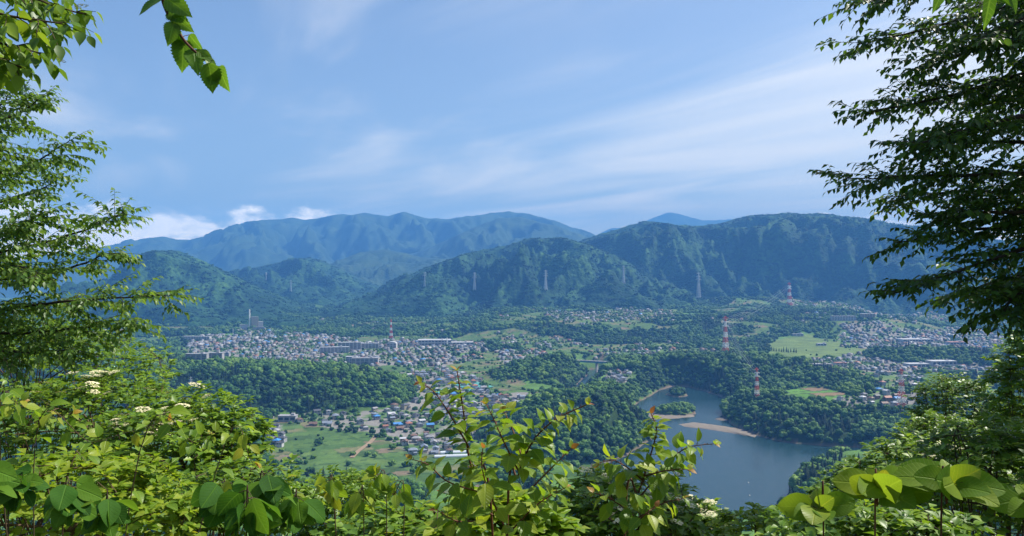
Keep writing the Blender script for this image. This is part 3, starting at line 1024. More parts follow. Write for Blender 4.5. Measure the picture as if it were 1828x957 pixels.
# --- valley woods
vx, vy = sector_points(420, 4300, 8.5)
vz = H(vx, vy)
cl = cover(vx, vy, vz)
dist_keep = rng.random(len(vx)) < np.clip(1.25 - vy / 5500, 0.5, 1)
wood = (cl == 1) & (vz > 1.6) & dist_keep
islm = (np.minimum(poly_sd(vx, vy, ISLAND), poly_sd(vx, vy, ISLET)) < -3)
clump = fbm(vx / 90, vy / 90, 4)
rough_t = (cl == 0) & (vz > 2.5) & (clump > -0.06 - 0.16 * sstep(2600, 3400, vy)) & (rng.random(len(vx)) < 0.55 + 0.3 * sstep(2500, 3300, vy))
wood |= rough_t & (vy > 450)
wood &= ~islm
field_t = (np.isin(cl, (4, 5))) & (vz > 2.5) & (fbm(vx / 40, vy / 40, 3) > 0.20) & (rng.random(len(vx)) < 0.55) & (vy > 700)
field_t &= ~((cl == 5) & (rng.random(len(vx)) < 0.92))
town_t = ((cl == 2) | (cl == 3)) & ((fbm(vx / 55 + 3, vy / 55, 3) > 0.10) & (rng.random(len(vx)) < 0.6) | (rng.random(len(vx)) < 0.17))
ppx, ppy = proj(vx, vy, vz)


def pick_idx(x, y, n):
    con = fbm(x / 120 + 31, y / 120, 3) > 0.24
    k = rng.integers(0, 6, n)
    return np.where(con & (rng.random(n) < 0.7), 6 + rng.integers(0, 2, n), k)


k = np.nonzero(wood)[0]
n = len(k)
tag(instancer('valley_forest', np.stack([vx[k], vy[k], vz[k] - 1.5], -1), np.clip(rng.normal(0.92, 0.26, n), 0.45, 1.6) * (0.85 + 0.35 * sstep(0.0, 0.5, clump[k])), rng.uniform(0, 6.28, n), pick_idx(vx[k], vy[k], n), tree_col),
    'dark green woods covering the low hills and banks around the lake', 'forest', None, 'stuff')
k = np.nonzero(town_t & ~wood)[0]
n = len(k)
tag(instancer('town_greenery', np.stack([vx[k], vy[k], vz[k] - 1.8], -1), rng.uniform(0.28, 0.75, n), rng.uniform(0, 6.28, n), pick_idx(vx[k], vy[k], n), tree_col),
    'small garden trees and hedges scattered between the town houses', 'greenery', None, 'stuff')
kf = np.nonzero(field_t & ~wood)[0]
vis = (ppx[kf] > 300) & (ppx[kf] < 1800) & (ppy[kf] < 900)
order = np.argsort(vy[kf] + 9999 * (~vis))
solo = kf[order[:110]]
rest = kf[order[110:]]
n = len(rest)
tag(instancer('field_greenery', np.stack([vx[rest], vy[rest], vz[rest] - 1.2], -1), rng.uniform(0.25, 0.65, n), rng.uniform(0, 6.28, n), pick_idx(vx[rest], vy[rest], n), tree_col),
    'low bushes and hedgerow trees dotted over the distant fields', 'greenery', None, 'stuff')


def tube(path, radii, sides=6):
    """tapered tube along a polyline -> V, F (quads)"""
    path = np.asarray(path, float); n = len(path)
    tang = np.gradient(path, axis=0); tang /= np.linalg.norm(tang, axis=1, keepdims=True) + 1e-9
    up = np.array([0.13, 0.31, 0.94])
    s1 = np.cross(tang, up); s1 /= np.linalg.norm(s1, axis=1, keepdims=True) + 1e-9
    s2 = np.cross(tang, s1)
    a = np.linspace(0, 2 * math.pi, sides, endpoint=False)
    r = np.asarray(radii, float)[:, None, None]
    V = path[:, None, :] + r * (np.cos(a)[None, :, None] * s1[:, None, :] + np.sin(a)[None, :, None] * s2[:, None, :])
    V = V.reshape(-1, 3)
    i = np.arange(n - 1)[:, None] * sides; j = np.arange(sides)[None, :]
    F = np.stack([i + j, i + (j + 1) % sides, i + sides + (j + 1) % sides, i + sides + j], -1).reshape(-1, 4)
    return V, F


V, F = tube([(0, 0, -0.5), (0.1, 0, 2), (0, 0.1, 5), (0.2, 0, 8)], [0.42, 0.32, 0.24, 0.08])
TRUNK = mesh_np('trunk', V, F, M['bark'], smooth=True)


def solo_tree(x, y, z, sc, idx, label, group):
    o = empty('tree', (x, y, z), rng.uniform(0, 6.28))
    o.scale = (sc, sc, sc)
    tag(o, label, 'tree', group)
    link_obj('trunk', TRUNK, o)
    link_obj('crown', LIB[idx], o)


for i in solo:
    px, py = ppx[i], ppy[i]
    if px < 900:
        lab = 'small round green tree in the patchwork fields, %s, %s' % ('near their left edge' if px < 570 else ('in their middle' if px < 680 else 'towards the sapling'), 'far side' if py < 770 else ('midway' if py < 800 else 'near side'))
        grp = 'trees in the fields below the town'
    elif px < 1330:
        lab = 'small round green tree on open ground by the lake and river'
        grp = 'trees on open ground by the water'
    else:
        lab = 'small round green tree among the fields of the right-hand plateau'
        grp = 'trees among the right-hand fields'
    solo_tree(vx[i], vy[i], vz[i] - 0.6, rng.uniform(0.3, 0.7), int(rng.integers(0, 6)), lab, grp)
for poly, lab, grp, step in ((ISLAND, 'broadleaf tree on the larger wooded island in the lake', 'trees on the larger island', 10.5), (ISLET, 'broadleaf tree on the small far islet of the lake', 'trees on the small islet', 8.0)):
    p = np.array(poly)
    gx, gy = np.meshgrid(np.arange(p[:, 0].min(), p[:, 0].max(), step), np.arange(p[:, 1].min(), p[:, 1].max(), step))
    gx = gx.ravel() + rng.uniform(-2.5, 2.5, gx.size); gy = gy.ravel() + rng.uniform(-2.5, 2.5, gy.size)
    kk = poly_sd(gx, gy, poly) < -1
    for x, y in zip(gx[kk], gy[kk]):
        u_ = (x - p[:, 0].min()) / np.ptp(p[:, 0]); v_ = (y - p[:, 1].min()) / np.ptp(p[:, 1])
        lb = lab + (', left end' if u_ < 0.3 else (', right end' if u_ > 0.7 else ', middle')) + (' near shore' if v_ < 0.35 else (' far shore' if v_ > 0.65 else ''))
        solo_tree(x, y, h1(x, y) - 0.5, rng.uniform(0.7, 1.1), int(rng.integers(0, 6)), lb, grp)
# dark conifer row on the bright meadow
for i in range(11):
    p = hit(1378 + i * 4.3 + random.uniform(-1, 1), 627 + i * 0.35 + random.uniform(-0.5, 0.5))
    solo_tree(p.x, p.y, p.z - 0.4, random.uniform(0.75, 1.1), 6 + i % 2, 'dark conifer in the row on the bright green meadow', 'conifer row on the meadow')

# ------------------------------------------------------------------ roads
def strip(name, label, pts_px, width, mat):
    w = [hit(*p) for p in pts_px]
    L = []
    for a, b in zip(w[:-1], w[1:]):
        nseg = max(2, int((b - a).length / 12))
        for t in range(nseg):
            L.append(a.lerp(b, t / nseg))
    L.append(w[-1])
    V, Q = [], []
    for i, p in enumerate(L):
        t = (L[min(i + 1, len(L) - 1)] - L[max(i - 1, 0)]); t.z = 0; t.normalize()
        n_ = Vector((-t.y, t.x, 0))
        for s in (-1, 1):
            q = p + n_ * s * width / 2
            Q.append((q.x, q.y, p.x, p.y))
    Q = np.array(Q)
    zz = np.maximum(H(Q[:, 0], Q[:, 1]), H(Q[:, 2], Q[:, 3])) + 0.7
    V = np.stack([Q[:, 0], Q[:, 1], zz], -1)
    F = np.array([(2 * i, 2 * i + 1, 2 * i + 3, 2 * i + 2) for i in range(len(L) - 1)])
    return tag(link_obj(name, mesh_np(name, V, F, mat)), label, None, None, 'structure')


strip('road', 'straight pale street running through the left town', [(526, 599), (526, 612), (528, 632)], 14, M['asphalt'])
strip('road', 'winding pale road between the two town quarters', [(786, 628), (796, 641), (791, 652), (801, 667)], 9, M['asphalt'])
strip('road', 'pale road in the riverside village', [(1108, 664), (1100, 674), (1102, 690)], 7, M['asphalt'])
strip('road', 'straight pale road beside the nearest red tower', [(1624, 660), (1628, 685), (1633, 714)], 10, M['asphalt'])
strip('path', 'brown dirt track across the fields', [(672, 778), (660, 792), (640, 806), (628, 818)], 6, M['dirt'])
strip('road', 'pale road at the left edge of the fields', [(486, 744), (478, 760), (476, 782)], 7, M['asphalt'])
strip('road', 'road along the right plateau through the warehouses', [(1560, 640), (1600, 652), (1660, 655), (1740, 650)], 12, M['asphalt'])

# ------------------------------------------------------------------ houses
def box(x0, x1, y0, y1, z0, z1):
    V = [(x0, y0, z0), (x1, y0, z0), (x1, y1, z0), (x0, y1, z0), (x0, y0, z1), (x1, y0, z1), (x1, y1, z1), (x0, y1, z1)]
    F = [(0, 3, 2, 1), (4, 5, 6, 7), (0, 1, 5, 4), (1, 2, 6, 5), (2, 3, 7, 6), (3, 0, 4, 7)]
    return V, F


def join(parts):
    V, F4, off = [], [], 0
    for v, f in parts:
        V += list(v); F4 += [tuple(i + off for i in q) for q in f]; off += len(v)
    return V, F4


def poly_mesh(name, parts, mat):
    V, F = join(parts)
    me = bpy.data.meshes.new(name)
    me.from_pydata([tuple(v) for v in V], [], [tuple(f) for f in F])
    me.materials.append(mat)
    me.update()
    return me


def gable(w, d, z, h, ov=0.6, hip=0.0):
    a, b = w / 2 + ov, d / 2 + ov
    r = a - hip
    V = [(-a, -b, z), (a, -b, z), (a, b, z), (-a, b, z), (-r, 0, z + h), (r, 0, z + h),
         (-a, -b, z - 0.25), (a, -b, z - 0.25), (a, b, z - 0.25), (-a, b, z - 0.25)]
    F = [(0, 1, 5, 4), (2, 3, 4, 5), (1, 2, 5), (3, 0, 4), (6, 9, 8, 7), (0, 6, 7, 1), (1, 7, 8, 2), (2, 8, 9, 3), (3, 9, 6, 0)]
    return V, F


HOUSE = []   # (wall parts, roof parts) for a few plans, metres
for (w, d, h1_, h2, hip, wing) in ((10, 7.5, 5.6, 2.2, 0.0, False), (9, 8, 5.8, 2.0, 3.6, False), (12, 7.5, 3.4, 2.3, 0.0, True), (11, 8.5, 5.8, 2.3, 3.8, True), (8, 7, 6.0, 1.6, 0.0, False)):
    walls = [box(-w / 2, w / 2, -d / 2, d / 2, -1.5, h1_)]
    roofs = [gable(w, d, h1_ + 0.02, h2, 0.6, hip)]
    if wing:
        walls.append(box(w * 0.05, w * 0.42, -d / 2 - 3, -d / 2 - 0.01, -1.5, 3.0))
        v, f = gable(w * 0.37, 3.4, 3.02, 1.1, 0.4, 1.0)
        roofs.append(([(x + w * 0.235, y - d / 2 - 1.7, z) for x, y, z in v], f))
    HOUSE.append((walls, roofs, w, d, h1_))
WALLMESH = [[poly_mesh('wall', Hs[0], wm) for wm in WM] for Hs in HOUSE]
ROOFMESH = [[poly_mesh('roof', Hs[1], rm) for rm in RM] for Hs in HOUSE]
WINMESH = poly_mesh('window', [box(-1.0, 1.0, -0.12, 0.0, -0.7, 0.7)], M['glass'])

hx, hy = [], []
for ang, sx, sy in ((0.25, 15.0, 15.5),):
    c, s = math.cos(ang), math.sin(ang)
    gu, gv = np.meshgrid(np.arange(-3000, 3800, sx), np.arange(-600, 4600, sy))
    gu = gu.ravel(); gv = gv.ravel()
    gv = gv + 0.0
    kk = (np.round(gu / sx) % 6 != 0) & (np.round(gv / sy) % 5 != 0)
    gu, gv = gu[kk], gv[kk]
    x = gu * c - gv * s; y = gu * s + gv * c
    hx.append(x + 26 * fbm(x / 190, y / 190, 2) + rng.uniform(-3.4, 3.4, x.size)); hy.append(y + 26 * fbm(x / 190 + 5, y / 190 + 2, 2) + rng.uniform(-3.4, 3.4, x.size))
hx = np.concatenate(hx); hy = np.concatenate(hy)
k = (hy > 800) & (hy < 4600) & (np.abs(hx) < (CX + 40) / FPX * hy)
hx, hy = hx[k], hy[k]
hz = H(hx, hy)
hc = cover(hx, hy, hz)
green = fbm(hx / 55 + 3, hy / 55, 3)
keep = ((hc == 2) & (green < 0.13) & (rng.random(len(hx)) < 0.76)) | ((hc == 3) & (rng.random(len(hx)) < 0.10 + 0.25 * (fbm(hx / 80, hy / 80, 2) > 0.1)))
keep &= hz > 3
hx, hy, hz, hc = hx[keep], hy[keep], hz[keep], hc[keep]

# sites of the large buildings: (name, label, category, base pixel, width, depth, height, rotation, floors, wall, roof kind)
BIG = [
    ('apartment_block', 'long pale apartment block stepping along the left town, nearest the pines', 'building', (597, 630), 75, 12, 15, 0.20, 5, 'w', 'flat'),
    ('apartment_block', 'tallest long apartment block in the middle of the left town', 'building', (624, 624), 62, 12, 19, 0.16, 6, 'w', 'flat'),
    ('apartment_block', 'low long apartment block right of the tallest one in left town', 'building', (655, 622), 66, 12, 14, 0.10, 4, 'w', 'flat'),
    ('hospital_building', 'grey flat-roofed hospital-like block at the front of the left town', 'building', (652, 650), 62, 20, 14, 0.05, 4, 'g', 'flat'),
    ('hospital_building', 'white flat-roofed block beside the grey one in the left town', 'building', (628, 648), 26, 20, 15, 0.05, 4, 'w', 'flat'),
    ('round_roof_hall', 'white hall with a rounded roof right of the apartment blocks', 'building', (700, 622), 26, 24, 14, 0.0, 3, 'w', 'barrel'),
    ('factory', 'large white flat-roofed factory under the wooded scarp', 'factory', (776, 616), 95, 45, 15, 0.1, 2, 'w', 'flat'),
    ('factory', 'low wide white factory shed beside the large white factory', 'factory', (820, 616), 80, 35, 8, 0.1, 1, 'w', 'flat'),
    ('school_building', 'long white flat-roofed building at the foot of the left mountain', 'building', (352, 607), 90, 14, 11, -0.15, 3, 'w', 'flat'),
    ('apartment_block', 'grey apartment block at the left end of the left town', 'building', (352, 648), 40, 12, 17, 0.0, 5, 'g', 'flat'),
    ('apartment_block', 'second grey apartment block from the left end of the town', 'building', (380, 646), 40, 12, 17, 0.0, 5, 'g', 'flat'),
    ('apartment_block', 'third grey apartment block from the left end, beside the pines', 'building', (400, 643), 28, 12, 18, 0.0, 5, 'g', 'flat'),
    ('school_building', 'long grey school block on the right plateau under the ridge', 'building', (1505, 572), 85, 16, 14, 0.0, 4, 'w', 'flat'),
    ('hospital_building', 'tall beige block beside the school on the right plateau', 'building', (1548, 571), 46, 20, 20, 0.0, 5, 'c', 'flat'),
    ('warehouse', 'wide pale flat warehouse in the right-hand town', 'warehouse', (1632, 610), 95, 45, 8, 0.05, 1, 'w', 'flat'),
    ('warehouse', 'warehouse with a reddish roof in the right-hand town', 'warehouse', (1706, 616), 50, 25, 9, 0.05, 1, 'r', 'flat'),
    ('factory', 'white factory hall among the roofs of the right-hand town', 'factory', (1680, 652), 60, 28, 10, 0.1, 1, 'w', 'flat'),
    ('factory', 'second white factory hall, left of the white hall in right town', 'factory', (1635, 656), 50, 26, 9, 0.1, 1, 'w', 'flat'),
    ('shop_building', 'white shop with red-brown roof at the front of the right plateau', 'building', (1500, 654), 26, 16, 8, 0.0, 2, 'r', 'flat'),
    ('warehouse', 'long low grey-roofed shed left of the red-brown shop', 'warehouse', (1462, 656), 46, 16, 7, 0.0, 1, 'g', 'flat'),
    ('warehouse', 'small white shed alone on the bright green meadow', 'warehouse', (1466, 617), 26, 12, 6, 0.0, 1, 'w', 'flat'),
    ('warehouse', 'white shed at the top edge of the bright green meadow', 'warehouse', (1424, 600), 34, 14, 6, 0.0, 1, 'w', 'flat'),
    ('warehouse', 'grey shed in the trees left of the patchwork fields', 'warehouse', (514, 752), 26, 14, 8, 0.0, 1, 'g', 'flat'),
]
sites = []
for b in BIG:
    p = hit(*b[3])
    sites.append((b, p))
    kk = np.hypot(hx - p.x, hy - p.y) > max(b[4], b[5]) / 2 + 7
    hx, hy, hz, hc = hx[kk], hy[kk], hz[kk], hc[kk]
nh = len(hx)
hp, hq = proj(hx, hy, hz)
plan = rng.integers(0, 5, nh); rc = rng.choice(7, nh, p=ROOFW); wc = rng.choice(4, nh, p=[0.42, 0.26, 0.20, 0.12])
hr = 0.25 + rng.choice([0, math.pi / 2], nh) + rng.normal(0, 0.12, nh) + 0.8 * fbm(hx / 300, hy / 300, 2); hs = rng.uniform(0.74, 1.12, nh)
inview = (hp > 250) & (hp < 1790) & (hq < 840)
order = np.argsort(hy + 1e5 * (~inview))
ROOFTXT = [c[0] for c in ROOFC]


def district(px, py):
    if px < 540 and py > 690: return 'at the left edge of the fields'
    if px < 1060 and py > 690:
        col_ = 'left' if px < 680 else ('middle' if px < 790 else 'right')
        row_ = 'front' if py > 765 else ('centre' if py > 735 else 'back')
        return 'in the %s %s of the nearest quarter' % (row_, col_)
    if px < 1060 and py > 655: return 'between the left and near town quarters'
    if px < 1000: return 'in the left town under the mountain'
    if px < 1300: return 'in the village by the river bridge'
    if py > 695: return 'in the row behind the wooded peninsula'
    return 'in the town on the right plateau'


for i in order[:300]:
    o = empty('house', (hx[i], hy[i], hz[i]), hr[i])
    o.scale = (hs[i],) * 3
    dsc = district(hp[i], hq[i])
    frm = ('gabled', 'hip-roofed', 'low L-shaped', 'hip-roofed L-shaped', 'narrow two-storey')[plan[i]]
    wt_ = ('white', 'cream', 'grey', 'brown')[wc[i]]
    tag(o, '%s %s house with %s walls %s' % (ROOFTXT[rc[i]], frm, wt_, dsc), 'house', 'houses ' + dsc)
    w = link_obj('wall', WALLMESH[plan[i]][wc[i]], o)
    link_obj('roof', ROOFMESH[plan[i]][rc[i]], o)
    _, _, ww, dd, hh = HOUSE[plan[i]]
    if hy[i] < 1250:
        for (xx, yy, zz, rr) in ((-ww * 0.28, -dd / 2 - 0.02, hh - 1.5, 0), (ww * 0.2, -dd / 2 - 0.02, hh - 1.5, 0), (-ww / 2 - 0.02, 0, hh - 1.6, -math.pi / 2)):
            q = link_obj('window', WINMESH, o); q.location = (xx, yy, zz); q.rotation_euler = (0, 0, rr)
# all farther houses: one mass
Vt, Ft, Mt, off = [], [], [], 0
Ft3, Mt3 = [], []
for i in order[300:]:
    c, s = math.cos(hr[i]), math.sin(hr[i])
    for parts, mi in ((HOUSE[plan[i]][0], int(wc[i])), (HOUSE[plan[i]][1], 4 + int(rc[i]))):
        v, f = join(parts)
        v = np.array(v) * hs[i]
        Vt.append(np.stack([v[:, 0] * c - v[:, 1] * s + hx[i], v[:, 0] * s + v[:, 1] * c + hy[i], v[:, 2] + hz[i]], -1))
        for q in f:
            if len(q) == 4:
                Ft.append([j + off for j in q]); Mt.append(mi)
            else:
                Ft3.append([j + off for j in q]); Mt3.append(mi)
        off += len(v)
print('houses', nh, 'valley trees', int(wood.sum()))
me = mesh_np('town_houses', np.vstack(Vt), [np.array(Ft), np.array(Ft3)], WM + RM, Mt + Mt3)
tag(link_obj('town_houses', me), 'the mass of small roofs farther back in the towns', 'houses', None, 'stuff')


def big_building(b, p):
    name, label, cat, _, w, d, h, rz, floors, wall, kind = b
    o = empty(name, (p.x, p.y, p.z), rz)
    tag(o, label, cat)
    wm = {'w': WM[0], 'g': WM[2], 'c': WM[1], 'r': WM[0]}[wall]
    link_obj('wall', poly_mesh('wall', [box(-w / 2, w / 2, -d / 2, d / 2, -3, h)], wm), o)
    rm = RM[4] if wall == 'r' else (RM[2] if wall == 'g' else RM[6])
    if kind == 'flat':
        r = link_obj('roof', poly_mesh('roof', [box(-w / 2 - 0.5, w / 2 + 0.5, -d / 2 - 0.5, d / 2 + 0.5, h, h + 0.8)], rm), o)
        link_obj('stair_head', poly_mesh('stair_head', [box(w * 0.2, w * 0.2 + 5, -3, 3, h + 0.8, h + 3.6)], wm), r)
    else:
        a = np.linspace(0, math.pi, 13)
        V = [(-w / 2 * math.cos(t), -d / 2, h + 5 * math.sin(t)) for t in a] + [(-w / 2 * math.cos(t), d / 2, h + 5 * math.sin(t)) for t in a]
        F = [(i, i + 1, i + 14, i + 13) for i in range(12)] + [tuple(range(13))[::-1], tuple(range(13, 26))]
        link_obj('roof', poly_mesh('roof', [(V, F)], rm), o)
    fh = h / floors
    nwin = max(3, int(w / 9))
    wme = poly_mesh('window', [box(-w / nwin * 0.36, w / nwin * 0.36, -0.15, 0.0, -fh * 0.24, fh * 0.24)], M['glass'])
    for fl in range(floors):
        for i in range(nwin):
            q = link_obj('window', wme, o)
            q.location = (-w / 2 + (i + 0.5) * w / nwin, -d / 2 - 0.02, fl * fh + fh * 0.55)


for b, p in sites:
    big_building(b, p)

# incinerator-like plant with a chimney at the foot of the left mountain
p = hit(455, 588)
o = empty('incinerator_plant', (p.x, p.y, p.z), 0.3)
tag(o, 'tall pale plant with slim white chimney at the left mountain foot', 'plant')
sc = p.y / FPX   # metres per photo pixel there
link_obj('main_hall', poly_mesh('main_hall', [box(-6 * sc, 6 * sc, -5 * sc, 5 * sc, -5, 22 * sc)], WM[1]), o)
link_obj('roof', poly_mesh('roof', [box(-6.2 * sc, 6.2 * sc, -5.2 * sc, 5.2 * sc, 22 * sc, 22.6 * sc)], RM[2]), o)
link_obj('annex', poly_mesh('annex', [box(6.1 * sc, 14 * sc, -4 * sc, 4 * sc, -5, 14 * sc)], WM[0]), o)
link_obj('annex', poly_mesh('annex', [box(-26 * sc, -12 * sc, -2 * sc, 4 * sc, -5, 9 * sc)], WM[0]), o)
link_obj('annex', poly_mesh('annex', [box(-4 * sc, 16 * sc, -13 * sc, -7 * sc, -5, 5 * sc)], WM[2]), o)
V, F = tube([(-9 * sc, 0, -5), (-9 * sc, 0, 14 * sc), (-9 * sc, 0, 36 * sc)], [2.1 * sc, 1.3 * sc, 1.0 * sc], 10)
link_obj('chimney', mesh_np('chimney', V, F, M['white_paint'], smooth=True), o)
p = hit(798, 618)
o = empty('factory_chimney', (p.x, p.y, p.z))
tag(o, 'short white chimney beside the large white factory', 'chimney')
V, F = tube([(0, 0, -1), (0, 0, 12), (0, 0, 24)], [1.5, 1.3, 1.2], 10)
link_obj('stack', mesh_np('stack', V, F, M['white_paint'], smooth=True), o)
V, F = tube([(0, 0, 24), (0, 0, 25)], [1.5, 1.5], 10)
link_obj('rim', mesh_np('rim', V, F, M['concrete'], smooth=True), o)

# greenhouses
for (px, py, lab) in ((808, 816, 'long pale film greenhouse nearest the sapling in the fields'), (818, 809, 'second long pale film greenhouse just behind the nearest one')):
    p = hit(px, py)
    o = empty('greenhouse', (p.x, p.y, p.z), 0.15)
    tag(o, lab, 'greenhouse')
    a = np.linspace(0, math.pi, 9)
    w, l = 3.0, 22.0
    V = [(-l, w * math.cos(t), 3.0 * math.sin(t)) for t in a] + [(l, w * math.cos(t), 3.0 * math.sin(t)) for t in a]
    F = [(i, i + 1, i + 10, i + 9) for i in range(8)]
    link_obj('cover', poly_mesh('cover', [(V, F)], M['film']), o)
    link_obj('end_wall', poly_mesh('end_wall', [(V[:9], [tuple(range(9))])], M['film']), o)
    link_obj('end_wall', poly_mesh('end_wall', [(V[9:], [tuple(range(9))[::-1]])], M['film']), o)
# crop netting
for (a, b, c, d, lab) in (((812, 688), (850, 682), (882, 692), (840, 700), 'larger sheet of teal crop netting in the fields'), ((770, 700), (800, 694), (815, 700), (790, 706), 'smaller sheet of teal crop netting left of the larger')):
    q = [hit(*t) for t in (a, b, c, d)]
    V = []
    for i in range(9):
        for j in range(9):
            u, v = i / 8, j / 8
            r = (q[0] * (1 - u) + q[1] * u) * (1 - v) + (q[3] * (1 - u) + q[2] * u) * v
            V.append((r.x, r.y, h1(r.x, r.y) + 1.6 + random.uniform(-0.3, 0.3)))
    F = [(i * 9 + j, i * 9 + j + 1, i * 9 + j + 10, i * 9 + j + 9) for i in range(8) for j in range(8)]
    tag(link_obj('crop_netting', mesh_np('crop_netting', V, np.array(F), M['net'])), lab, 'netting')

# ------------------------------------------------------------------ bridge
a = P(1026, 642.5, 1960); b = P(1178, 650.5, 1800)
o = empty('girder_bridge', (a + b) / 2, math.atan2(b.y - a.y, b.x - a.x))
tag(o, 'long blue steel girder bridge over the river', 'bridge')
Lh = (b - a).xy.length / 2; dzs = (b.z - a.z)
o.rotation_euler.y = -math.atan2(dzs, 2 * Lh)
link_obj('deck', poly_mesh('deck', [box(-Lh, Lh, -5, 5, -0.6, 0.3)], M['concrete']), o)
for s in (-1, 1):
    link_obj('girder', poly_mesh('girder', [box(-Lh, Lh, s * 4 - 0.3, s * 4 + 0.3, -4.6, -0.62)], M['bridge_blue']), o)
    link_obj('railing', poly_mesh('railing', [box(-Lh, Lh, s * 4.9 - 0.08, s * 4.9 + 0.08, 0.9, 1.3)] + [box(-Lh + t, -Lh + t + 0.25, s * 4.9 - 0.06, s * 4.9 + 0.06, 0.3, 0.9) for t in np.arange(0, 2 * Lh - 1, 4)], M['steel']), o)
for t in (-0.45, 0.3):
    link_obj('pier', poly_mesh('pier', [box(t * Lh - 1.6, t * Lh + 1.6, -3.6, 3.6, -44, -4.62)], M['concrete']), o)

# ------------------------------------------------------------------ lattice towers
def bars(segs, r):
    V, F, off = [], [], 0
    for a, b in segs:
        v, f = tube([a, b], [r, r], 4)
        V.append(v); F.append(f + off); off += len(v)
    return np.vstack(V), np.vstack(F)


def pylon(px, py_base, height_px, label, banded, arms=3, z_off=0.0, y_fix=None, wide=0.15, group=None, thick=1.0, cat='pylon', name='transmission_tower'):
    if y_fix is None:
        p = hit(px, py_base)
    else:
        p = P(px, py_base, y_fix)
    hgt = height_px * p.y / FPX
    o = empty(name, (p.x, p.y, p.z - 1), random.uniform(0.1, 0.5))
    tag(o, label, cat, group)
    r = max(0.18, (0.00019 if banded else 0.00013) * p.y) * thick
    nb = 7
    zs = np.linspace(0, hgt, nb + 1)
    wd = lambda z: hgt * (0.5 * wide) * (1 - 0.86 * (z / hgt) ** 0.8)
    for i in range(nb):
        z0, z1 = zs[i], zs[i + 1]
        segs = []
        zz = np.linspace(z0, z1, 3)
        for q0, q1 in zip(zz[:-1], zz[1:]):
            w0, w1 = wd(q0), wd(q1)
            c0 = [(-w0, -w0, q0), (w0, -w0, q0), (w0, w0, q0), (-w0, w0, q0)]
            c1 = [(-w1, -w1, q1), (w1, -w1, q1), (w1, w1, q1), (-w1, w1, q1)]
            for k in range(4):
                segs.append((c0[k], c1[k])); segs.append((c0[k], c1[(k + 1) % 4])); segs.append((c0[(k + 1) % 4], c1[k])); segs.append((c1[k], c1[(k + 1) % 4]))
        V, F = bars(segs, r)
        m = (M['red_paint'] if (nb - 1 - i) % 2 == 0 else M['white_paint']) if banded else M['steel']
        link_obj('lattice_section', mesh_np('lattice_section', V, F, m), o)
    top = o
    for k in range(arms):
        z = hgt * (0.95 - 0.11 * k); L = hgt * (0.085 + 0.018 * k)
        w = wd(z)
        segs = []
        for s in (-1, 1):
            for t in (-w, w):
                segs.append(((s * w, t, z), (s * L, 0, z))); segs.append(((s * w, t, z + hgt * 0.035), (s * L, 0, z)))
            segs.append(((s * L, 0, z), (s * L, 0, z - hgt * 0.03)))
        V, F = bars(segs, r)
        i = min(nb - 1, int(z / hgt * nb))
        m = (M['red_paint'] if (nb - 1 - i) % 2 == 0 else M['white_paint']) if banded else M['steel']
        link_obj('cross_arm', mesh_np('cross_arm', V, F, m), o)
    return o, hgt


from mathutils.bvhtree import BVHTree


def on_mountain(px, py, g, _c={}):
    """depth at which the sight line through a photo pixel first meets a mountain"""
    if g not in _c:
        X, Y, Z = G[g][1:4]
        nu_ = X.shape[1]
        V_ = np.stack([X, Y, Z], -1).reshape(-1, 3)
        i_ = np.arange(X.shape[0] - 1)[:, None] * nu_ + np.arange(nu_ - 1)[None, :]
        F_ = np.stack([i_, i_ + nu_, i_ + nu_ + 1, i_ + 1], -1).reshape(-1, 4)
        _c[g] = BVHTree.FromPolygons(V_.tolist(), F_.tolist())
    d_ = (P(px, py, 100) - P(px, py, 0)).normalized()
    r_ = _c[g].ray_cast(Vector((0, 0, CAMZ)), d_)
    return r_[0].y if r_[0] else 1e5


T = {}
T['a'] = pylon(1295, 630, 66, 'tall red and white lattice tower behind the lake', True, thick=1.25)
T['b'] = pylon(1351, 712, 56, 'red and white lattice tower on the wooded peninsula', True, thick=1.0)
T['c'] = pylon(1609, 730, 72, 'red and white lattice tower beside the straight road, nearest of all', True, thick=1.0, wide=0.2)
T['d'] = pylon(1409, 546, 42, 'red and white lattice tower in the upper fields at right', True, thick=1.2, wide=0.2)
pylon(698, 604, 34, 'slim red and white telecom mast behind the left town', True, arms=0, wide=0.17, thick=1.6, cat='mast', name='telecom_mast')
for (px, py, hh, g, lab) in ((758, 511, 26, 6, 'leftmost grey pylon on the nearer ridge'), (847, 519, 33, 6, 'second grey pylon from the left on the nearer ridge'),
                             (974, 518, 36, 6, 'middle grey pylon of the five along the ridge'), (1113, 506, 32, 5, 'fourth grey pylon from left along the ridge'),
                             (1247, 532, 46, 5, 'fifth and rightmost grey pylon along the ridge'), (475, 500, 14, 4, 'small grey pylon on the left of the dome hill'),
                             (519, 520, 20, 4, 'small pylon at the foot of the dome hill')):
    yy = min(on_mountain(px, py, gg) for gg in (4, 5, 6, 7))
    yh = hit(px, py).y
    pylon(px, py, hh, lab, False, y_fix=min(yy, yh) - 4, thick=1.3, group='grey pylons on the mountain slopes')
for (px, py, hh, lab) in ((340, 702, 30, 'thin grey pylon rising from the left forest hill, leftmost'), (453, 668, 14, 'small pale pole on top of the left forest hill'), (416, 600, 14, 'small grey pylon at the upper left end of the town')):
    pylon(px, py, hh, lab, False, thick=0.8)


def wire(a, b, sag, label):
    pts = []
    for t in np.linspace(0, 1, 24):
        q = a.lerp(b, t); q.z -= sag * 4 * t * (1 - t)
        pts.append(q[:])
    V, F = tube(pts, [0.17] * len(pts), 4)
    tag(link_obj('power_line', mesh_np('power_line', V, F, M['wire'])), label, 'cable', 'cables strung between the red and white towers')


